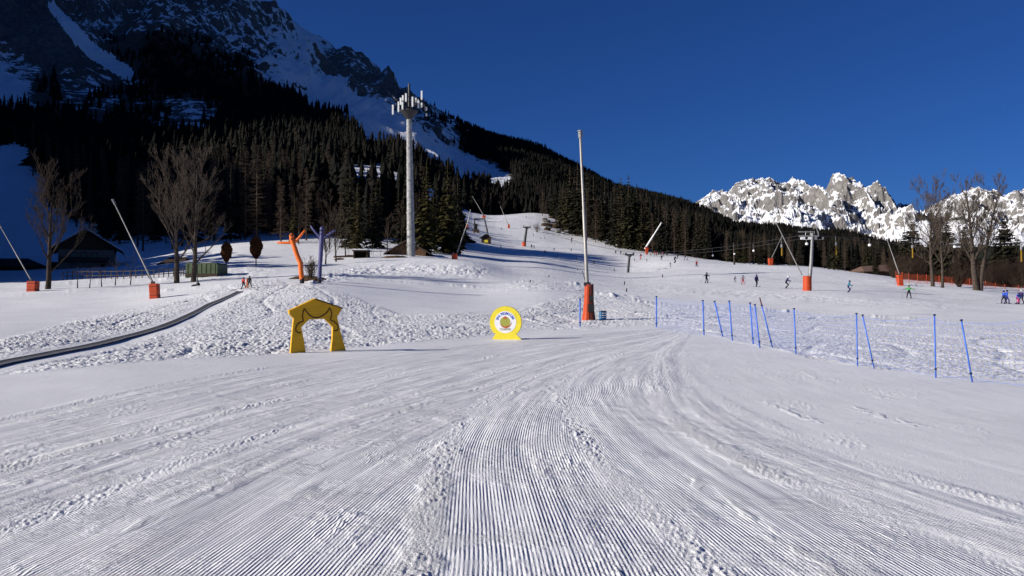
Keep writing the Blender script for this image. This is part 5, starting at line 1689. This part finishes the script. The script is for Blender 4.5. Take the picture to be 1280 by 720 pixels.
# --- moving carpet
t = thing('magic_carpet', 'long narrow conveyor lift carpet climbing the rough snow on the left', 'conveyor lift', CARPET[3].copy()); base = t.location.copy()
pts = []
for i in range(61):
    f = i / 60 * (len(CARPET) - 1); j = min(int(f), len(CARPET) - 2); q = CARPET[j].lerp(CARPET[j + 1], f - j)
    q.z = float(field_z(q.x, q.y)); pts.append(q - base)
zz = [q.z for q in pts]
for i in range(3, len(pts) - 3): pts[i].z = sum(zz[i - 3:i + 4]) / 7


def sweep(sec, name, mat, par=None):
    vs, fs = [], []; n = len(sec)
    for i, q in enumerate(pts):
        a = pts[max(i - 1, 0)]; b_ = pts[min(i + 1, len(pts) - 1)]; d = (b_ - a); d.z = 0; d.normalize(); s = Vector((d.y, -d.x, 0))
        for u_, z in sec: vs.append(q + s * u_ + Vector((0, 0, z)))
    for i in range(len(pts) - 1):
        for j in range(n): fs.append((i * n + j, i * n + (j + 1) % n, (i + 1) * n + (j + 1) % n, (i + 1) * n + j))
    fs += [tuple(range(n))[::-1], tuple((len(pts) - 1) * n + j for j in range(n))]
    mb = MB(); mb.add(vs, fs); return mb.build(name, mat, par or t)


belt = sweep([(-.16, .06), (.16, .06), (.16, .075), (-.16, .075)], 'belt', M['belt'])
sweep([(.18, -.25), (.21, -.25), (.21, .06), (.18, .06)], 'side_panel', M['black'])
sweep([(-.21, -.25), (-.18, -.25), (-.18, .06), (-.21, .06)], 'side_panel', M['black'])
sweep([(.165, .062), (.24, .062), (.24, .085), (.165, .09)], 'rail', M['beltrail'])
sweep([(-.24, .062), (-.165, .062), (-.165, .09), (-.24, .085)], 'rail', M['beltrail'])

# small hydrant gun by the trees
p = P(247.5, 358.5); k = px(p)
t = thing('hydrant_gun', 'small black snow hydrant with upright nozzle before the green container', 'snow hydrant', p)
mb = MB(); mb.lathe([(2.6 * k, -.2), (2.8 * k, 2.2 * k), (2.0 * k, 4.6 * k), (.8 * k, 5.4 * k)], 12); mb.build('cover', M['black'], t)
mb = MB(); mb.tube([(.3 * k, 0, 4 * k), (-.9 * k, 0, 10 * k), (-1.1 * k, 0, 14.5 * k)], [1.0 * k, .7 * k, .4 * k], 8); mb.build('nozzle', M['dkmetal'], t)
mb = MB(); mb.tube([(-2 * k, 0, .15), (-5 * k, -.2, .12), (-7.5 * k, 0, .05)], .10, 6); mb.build('hose', M['black'], t)

# rocks and brush on the upper slope
rgx = random.Random(77)
for i in range(34):
    c = rgx.uniform(680, 722); r = rgx.uniform(272, 289) + (c - 690) * .1
    p = P(c, r); k = px(p)
    mb = MB(); n = 9; s = rgx.uniform(.6, 1.9)
    prof = [(s * .9, -.3), (s, .15 * s), (s * .6, .5 * s), (s * .15, .62 * s)]
    mb.lathe(prof, n); mb.v = [(x * rgx.uniform(.7, 1.3) * 1.5, y * rgx.uniform(.7, 1.3), z * rgx.uniform(.8, 1.2)) for x, y, z in mb.v]
    o = mb.build('rock', M['soil'] if i % 3 else M['rockgrey'], loc=p, ); o.rotation_euler = (0, 0, rgx.random() * 6)
    tag(o, 'brown boulder showing through the snow below the trees of the upper run', 'rock', 'boulders on the right flank of the upper run')
for i in range(14):
    c = rgx.uniform(668, 730); r = rgx.uniform(268, 286)
    o = bushes[i % 3].copy(); COL.objects.link(o); p = P(c, r + 4); o.location = p - Vector((0, 0, .2)); s = rgx.uniform(.35, .75); o.scale = (s, s, s); o.rotation_euler = (0, 0, i)
    tag(o, 'brown leafless brush growing on the stony flank of the upper run', 'bush', 'brush on the stony flank')
for i, (c, r) in enumerate(((389, 352), (384, 349), (430, 322), (425, 325), (437, 321), (494, 322.2), (497, 322))):
    p = P(c, r); mb = MB(); s = .5 + .3 * (i % 3)
    mb.lathe([(s, -.3), (s * 1.05, .05), (s * .7, .28), (s * .2, .36)], 9); mb.v = [(x * random.uniform(.7, 1.3) * 2.0, y * random.uniform(.7, 1.3), z) for x, y, z in mb.v]
    o = mb.build('earth_clod', M['soil'], loc=p); tag(o, 'patch of bare brown earth showing at the snow bank edge', 'earth patch', 'bare earth patches at the bank')
o = brown_bush(75, 2.4, 1.2, 'thorn_bush'); o.location = P(388, 351); tag(o, 'small dark bush growing between the orange and navy tube figures', 'bush')

# --- people
def make_body(pose):
    """one continuous skinned figure, 1.75 m; returns mesh with slots jacket, trousers, skin, helmet, boots, gloves"""
    J = pose
    names = list(J); co = [J[n] for n in names]
    bones = [('pelvis', 'waist', 1, 0), ('waist', 'chest', 0, 0), ('chest', 'neck', 0, 0), ('neck', 'head', 2, 0), ('head', 'crown', 3, 0), ('head', 'nose', 2, 0)]
    for s in 'LR':
        bones += [('chest', 'sh' + s, 0, 0), ('sh' + s, 'el' + s, 0, 0), ('el' + s, 'wr' + s, 0, 0), ('wr' + s, 'ha' + s, 5, 0), ('pelvis', 'hip' + s, 1, 0), ('hip' + s, 'kn' + s, 1, 0), ('kn' + s, 'an' + s, 1, 0), ('an' + s, 'toe' + s, 4, 0), ('an' + s, 'heel' + s, 4, 0)]
    rad = {'pelvis': .155, 'waist': .145, 'chest': .165, 'neck': .065, 'head': .095, 'crown': .105, 'nose': .03}
    for s in 'LR': rad.update({'sh' + s: .085, 'el' + s: .062, 'wr' + s: .05, 'ha' + s: .055, 'hip' + s: .105, 'kn' + s: .078, 'an' + s: .062, 'toe' + s: .055, 'heel' + s: .05})
    me = bpy.data.meshes.new('body'); me.from_pydata(co, [(names.index(a), names.index(b)) for a, b, _, _ in bones], [])
    ob = bpy.data.objects.new('body', me); COL.objects.link(ob)
    ob.modifiers.new('skin', 'SKIN')
    if not me.skin_vertices: bpy.context.view_layer.update()
    sv = me.skin_vertices[0].data
    for i, n in enumerate(names): sv[i].radius = (rad[n], rad[n]); sv[i].use_root = (n == 'pelvis')
    sb = ob.modifiers.new('sub', 'SUBSURF'); sb.levels = 1; sb.render_levels = 1
    bpy.context.view_layer.update()
    out = bpy.data.meshes.new_from_object(ob.evaluated_get(bpy.context.evaluated_depsgraph_get()))
    bpy.data.objects.remove(ob)
    mi = []
    for pl in out.polygons:
        c = pl.center; best, bm_ = 1e9, 0
        for a, b, m_, _ in bones:
            A_, B_ = Vector(J[a]), Vector(J[b]); d = B_ - A_; f = max(0, min(1, (c - A_).dot(d) / d.length_squared))
            q = (c - A_ - d * f).length / max(.02, rad[a] * (1 - f) + rad[b] * f)
            if q < best: best, bm_ = q, m_
        mi.append(bm_)
    while len(out.materials) < 6: out.materials.append(M['black'])
    out.polygons.foreach_set('material_index', mi); out.polygons.foreach_set('use_smooth', [True] * len(mi)); out.update()
    return out


def pose(lean=0.0, knee=.12, spread=.16, arms='poles', stride=0.0):
    # facing -Y
    hz = .90 - knee * .35; P_ = {}
    P_['pelvis'] = (0, .02, hz + .03); P_['waist'] = (0, .0 - lean * .12, hz + .20); P_['chest'] = (0, -lean * .32, hz + .42)
    P_['neck'] = (0, -lean * .45, hz + .60); P_['head'] = (0, -lean * .50 - .02, hz + .70); P_['crown'] = (0, -lean * .52, hz + .80); P_['nose'] = (0, -lean * .50 - .125, hz + .70)
    for s, g in (('L', -1), ('R', 1)):
        st = stride * g
        P_['hip' + s] = (g * .10, .02, hz - .02); P_['kn' + s] = (g * (.10 + spread * .4), -.06 - knee * .9 + st * .25, .48); P_['an' + s] = (g * (.08 + spread * .8), .04 + st * .45, .10)
        P_['toe' + s] = (g * (.08 + spread * .8), -.14 + st * .45, .06); P_['heel' + s] = (g * (.08 + spread * .8), .10 + st * .45, .05)
        P_['sh' + s] = (g * .19, -lean * .36, hz + .50)
        if arms == 'poles': P_['el' + s] = (g * .34, -.06 - lean * .4, hz + .24); P_['wr' + s] = (g * .38, -.30 - lean * .4, hz + .18); P_['ha' + s] = (g * .38, -.38 - lean * .4, hz + .17)
        elif arms == 'out': P_['el' + s] = (g * .42, -.04, hz + .36); P_['wr' + s] = (g * .64, -.10, hz + .34); P_['ha' + s] = (g * .72, -.11, hz + .34)
        else: P_['el' + s] = (g * .27, .03, hz + .22); P_['wr' + s] = (g * .27, -.08, hz - .02); P_['ha' + s] = (g * .26, -.11, hz - .10)
    return P_


BODY = [make_body(pose(.35, .22)), make_body(pose(.15, .10, .22, 'out')), make_body(pose(.05, .05, .12, 'down', .5)), make_body(pose(.6, .3, .25))]
HANDS = [pose(.35, .22), pose(.15, .10, .22, 'out'), pose(.05, .05, .12, 'down', .5), pose(.6, .3, .25)]
CLOTH = {}
for n_, c_ in {'red': (.50, .05, .05), 'blue': (.04, .10, .50), 'navy': (.035, .03, .12), 'black': (.018, .018, .022), 'green': (.07, .30, .10), 'teal': (.04, .28, .36), 'pink': (.80, .12, .35), 'grey': (.22, .22, .24),
               'purple': (.14, .08, .26), 'white': (.75, .75, .75), 'orange': (.65, .16, .03), 'yellow': (.62, .5, .05), 'redpants': (.40, .05, .06)}.items(): CLOTH[n_] = worn('cloth_' + n_, c_, .85, 0, 8, .25, .1)


def ski_mesh():
    mb = MB(); n = 9
    for i in range(n):
        pass
    vs = []
    for i in range(n):
        f = i / (n - 1); y = .70 - 1.55 * f; z = .012 + (.10 * max(0, (f - .86) / .14) ** 2) + .02 * max(0, .06 - f); w = .05 if f < .9 else .05 * (1 - (f - .9) * 6)
        vs += [(-w, y, z), (w, y, z), (w, y, z + .016), (-w, y, z + .016)]
    fs = []
    for i in range(n - 1):
        for j in range(4): fs.append((i * 4 + j, i * 4 + (j + 1) % 4, (i + 1) * 4 + (j + 1) % 4, (i + 1) * 4 + j))
    fs += [(0, 1, 2, 3), tuple((n - 1) * 4 + j for j in (3, 2, 1, 0))]
    mb.add(vs, fs); return mb


SKI = {c: ski_mesh().mesh('ski', CLOTH[c]) for c in ('red', 'black', 'blue', 'white')}
HELM = MB().lathe([(.125, -.02), (.135, .05), (.12, .12), (.075, .165), (.02, .18)], 14)
POLEM = {}


def person(c, r, hpx, pi, rz, jacket, trousers, helmet, lab, parts=True, skis='black', group=None, boots='black', loc=None):
    p = loc or P(c, r); H = hpx * px(p); s = H / 1.75
    body = bpy.data.objects.new('body', BODY[pi]); COL.objects.link(body)
    for i, m_ in enumerate((CLOTH[jacket], CLOTH[trousers], M['skin'], CLOTH[helmet], CLOTH[boots], CLOTH['black'])):
        body.material_slots[i].link = 'OBJECT'; body.material_slots[i].material = m_
    if not parts:
        body.name = 'person'; body.location = p; body.scale = (s, s, s); body.rotation_euler = (0, 0, rz); tag(body, lab, 'person', group); return body
    t = thing('person', lab, 'person', p, rz, group); t.scale = (s, s, s)
    body.parent = t
    J = HANDS[pi]
    hm = HELM.build('helmet', CLOTH[helmet], t, True); hm.location = Vector(J['head']) + Vector((0, .01, .0))
    mb = MB(); hq = Vector(J['head']); mb.box(hq + Vector((0, -.115, .035)), (.17, .06, .07)); mb.build('goggles', M['black'], t)
    if skis:
        for sgn, sd in (('L', -1), ('R', 1)):
            o = bpy.data.objects.new('ski', SKI[skis]); COL.objects.link(o); o.parent = t; o.location = (J['an' + sgn][0], J['an' + sgn][1] - .02, .0); o.rotation_euler = (0, 0, sd * -.06)
        if pi != 2:
            for sgn, sd in (('L', -1), ('R', 1)):
                h = Vector(J['ha' + sgn]); mb = MB(); e = h + Vector((sd * .12, .55, -h.z + .05)); mb.tube([h + Vector((0, -.03, .08)), e], .012, 5); mb.tube([e + Vector((0, -.02, .09)), e + Vector((0, -.02, .10))], .05, 8); mb.build('ski_pole', M['dkmetal'], t)
    return t


person(883, 354, 13.5, 1, .6, 'black', 'black', 'black', 'skier all in black with an outstretched arm, first left of the child in grey')
person(918.4, 353.5, 8.5, 0, .3, 'grey', 'grey', 'grey', 'small child skier in grey right of the skier in black')
person(928.6, 356, 12.5, 0, -.2, 'grey', 'redpants', 'purple', 'skier with grey jacket and red trousers beside the small grey child', skis='red')
person(945.6, 358.5, 15.5, 2, .4, 'navy', 'black', 'navy', 'tall skier in navy jacket and black trousers standing upright, walking')
person(982.5, 360.5, 16.5, 3, 1.3, 'navy', 'black', 'white', 'skier in navy jacket and white helmet bending forward left of the padded pylon')
person(1060.3, 366, 16, 0, 1.0, 'teal', 'navy', 'navy', 'skier in teal jacket on red skis right of the padded pylon', skis='red')
person(1136.2, 373, 16.5, 1, -.5, 'green', 'black', 'green', 'skier in green jacket below the orange net')
person(1258.5, 380, 17.5, 2, 1.2, 'blue', 'navy', 'navy', 'skier in bright blue jacket and trousers at the right edge')
person(1255.2, 379.5, 16.5, 2, -1.4, 'blue', 'black', 'navy', 'skier with black trousers half behind the one all in bright blue')
person(1271.5, 380.3, 15.5, 0, .5, 'blue', 'pink', 'navy', 'child in blue jacket and bright pink trousers at the right edge')
person(1276.8, 380, 17.5, 2, -1.2, 'navy', 'black', 'white', 'adult in dark clothes and white cap stooping over the child in pink trousers')
person(870.6, 334.5, 9, 0, .2, 'red', 'black', 'red', 'skier in red jacket alone below the crest', skis='red')
person(304.2, 361.5, 15, 2, 2.6, 'red', 'black', 'black', 'person in red jacket standing at the top of the moving carpet', skis=None)
person(308.6, 361.2, 13, 2, 2.0, 'orange', 'orange', 'orange', 'person in orange brown clothes at the top of the moving carpet', skis=None)
person(311.8, 360, 15, 2, 3.0, 'black', 'black', 'black', 'person in black behind the two others at the top of the carpet', skis=None)
# the queue and groups under the crest
for c, r, h, j, tr, he, lab in ((800.3, 324.5, 7.5, 'black', 'red', 'black', 'skier with dark jacket and red trousers just left of the thick white lance foot'), (813.6, 320, 5, 'grey', 'black', 'grey', 'first small skier right of the thick white lance foot'),
        (817.5, 320.5, 6, 'red', 'grey', 'red', 'skier in red in the small row right of the thick white lance'), (820.7, 320.3, 5, 'red', 'black', 'black', 'skier in red and black ending the row right of the thick white lance'),
        (829, 320.5, 5.5, 'pink', 'grey', 'black', 'skier in pink above the two dark ones in the middle of the crest group'), (827.2, 325.5, 6.5, 'black', 'black', 'black', 'dark skier directly below the one in pink'),
        (838.5, 334.3, 7, 'grey', 'grey', 'black', 'grey skier lowest of the crest group'), (843.2, 328.8, 9, 'black', 'black', 'grey', 'tall dark skier right of the crest group centre'), (846.6, 323.5, 6, 'black', 'black', 'black', 'dark skier right behind the tall dark one'),
        (855.7, 326, 5, 'grey', 'grey', 'grey', 'left of two small grey skiers side by side near the crest'), (859.2, 326, 5, 'grey', 'black', 'grey', 'right of two small grey skiers side by side near the crest'),
        (769.5, 318.2, 5.5, 'black', 'black', 'black', 'lone dark skier at the shade edge left of the queue'), (776, 318.7, 5, 'black', 'navy', 'black', 'dark skier in the queue left of the middle pylon'), (779.6, 319.2, 5, 'yellow', 'black', 'black', 'skier with yellow top in the queue left of the middle pylon'),
        (742.3, 330.5, 5, 'black', 'black', 'black', 'dark skier right of the tall lance pole, below the shade band'), (720.2, 325.8, 4.2, 'black', 'black', 'black', 'small dark skier at the end of the tree shadow left of the tall lance pole'),
        (714.3, 302.6, 6, 'black', 'black', 'black', 'dark skier on the sunny upper flank just above the shade'), (626, 310.2, 3.6, 'grey', 'grey', 'black', 'lone grey skier on the run below the little hut'),
        (664.2, 310.8, 5.5, 'black', 'black', 'black', 'dark skier standing right of the upper pylon foot'), (667.6, 311, 4.2, 'navy', 'black', 'black', 'smaller dark skier beside the one right of the upper pylon'), (681.3, 317, 4.2, 'black', 'black', 'black', 'dark skier below the upper pylon on the pale ridge'),
        (692.6, 313.8, 4, 'navy', 'black', 'black', 'navy skier within the shade band above the pale ridge'), (697, 320.8, 3.6, 'grey', 'black', 'black', 'grey skier right of the pale ridge in the sun'), (714, 314.5, 4, 'navy', 'black', 'black', 'navy skier in the shade band left of the tall lance pole'),
        (657.8, 272.5, 3, 'red', 'black', 'black', 'tiny skier in red at the top of the hill'), (666.8, 295.5, 3, 'red', 'grey', 'grey', 'tiny red skier on the sunny hillside right of the upper pylon'), (680.8, 299, 2.6, 'black', 'black', 'black', 'tiny dark skier on the sunny hillside above the shade'),
        (671.5, 287, 2.8, 'black', 'red', 'black', 'tiny skier left of the boulders of the upper run')):
    person(c, r, h * 1.1, 0 if h > 5.2 else 2, (c * 7.3) % 6.28, j, tr, he, lab, parts=False)
# slalom brush markers and small course poles
for i, (c, r, h) in enumerate(((686, 346.2, 2.4), (663, 352, 2), (780.5, 356.5, 5), (783, 365, 4.5), (828, 347, 4), (767.6, 338.5, 3), (793, 326, 3), (808.5, 326.5, 3), (609.5, 288, 2), (627, 287, 2), (676, 298.5, 2), (722, 338, 2))):
    p = P(c, r); k = px(p)
    mb = MB(); mb.tube([(0, 0, -.1), (.05, 0, h * k)], .05 + .2 * k, 5); mb.lathe([(.09, 0), (.2 * k + .05, h * k * .2), (.05, h * k * .3)], 7, (0.03, 0, h * k * .7)); o = mb.build('course_marker', CLOTH['black'], loc=p)
    tag(o, 'short dark marker stick planted in the snow of the open slope', 'marker', 'marker sticks on the slope')

# ------------------------------------------------------------------ camera, light, sky
cam = bpy.data.cameras.new('camera'); co = bpy.data.objects.new('camera', cam); COL.objects.link(co)
cam.sensor_width = 36; cam.lens = 36 * F / 1280
cam.clip_start = .1; cam.clip_end = 30000
co.location = (0, 0, HC); co.rotation_euler = (R(90) + PITCH, 0, 0)
SC.camera = co
SUN_EL = R(22); SX, SY = -.94, -.34
az = math.atan2(SX, SY)          # clockwise from +Y
sun = bpy.data.lights.new('sun', 'SUN'); so = bpy.data.objects.new('sun', sun); COL.objects.link(so)
sun.energy = 4.9; sun.angle = R(.5); sun.color = (1.0, .94, .86)
d = Vector((math.sin(az) * math.cos(SUN_EL), math.cos(az) * math.cos(SUN_EL), math.sin(SUN_EL)))
so.rotation_euler = d.to_track_quat('Z', 'Y').to_euler()
w = bpy.data.worlds.new('World'); SC.world = w; w.use_nodes = True
nt = w.node_tree
sky = nt.nodes.new('ShaderNodeTexSky'); sky.sky_type = 'NISHITA'; sky.sun_disc = False
sky.sun_elevation = SUN_EL; sky.sun_rotation = az
sky.altitude = 1200; sky.air_density = 1.0; sky.dust_density = .5; sky.ozone_density = 6.0
bg = nt.nodes['Background']; hs_ = nt.nodes.new('ShaderNodeMix'); hs_.data_type = 'RGBA'; hs_.blend_type = 'MULTIPLY'; hs_.inputs[0].default_value = 1.0; hs_.inputs[7].default_value = (.28, .53, .98, 1)   # deep winter blue of a polarised sky
nt.links.new(sky.outputs[0], hs_.inputs[6]); nt.links.new(hs_.outputs[2], bg.inputs[0]); bg.inputs[1].default_value = .05
SC.view_settings.view_transform = 'Standard'; SC.view_settings.look = 'None'
SC.view_settings.exposure = .36; SC.view_settings.gamma = 1
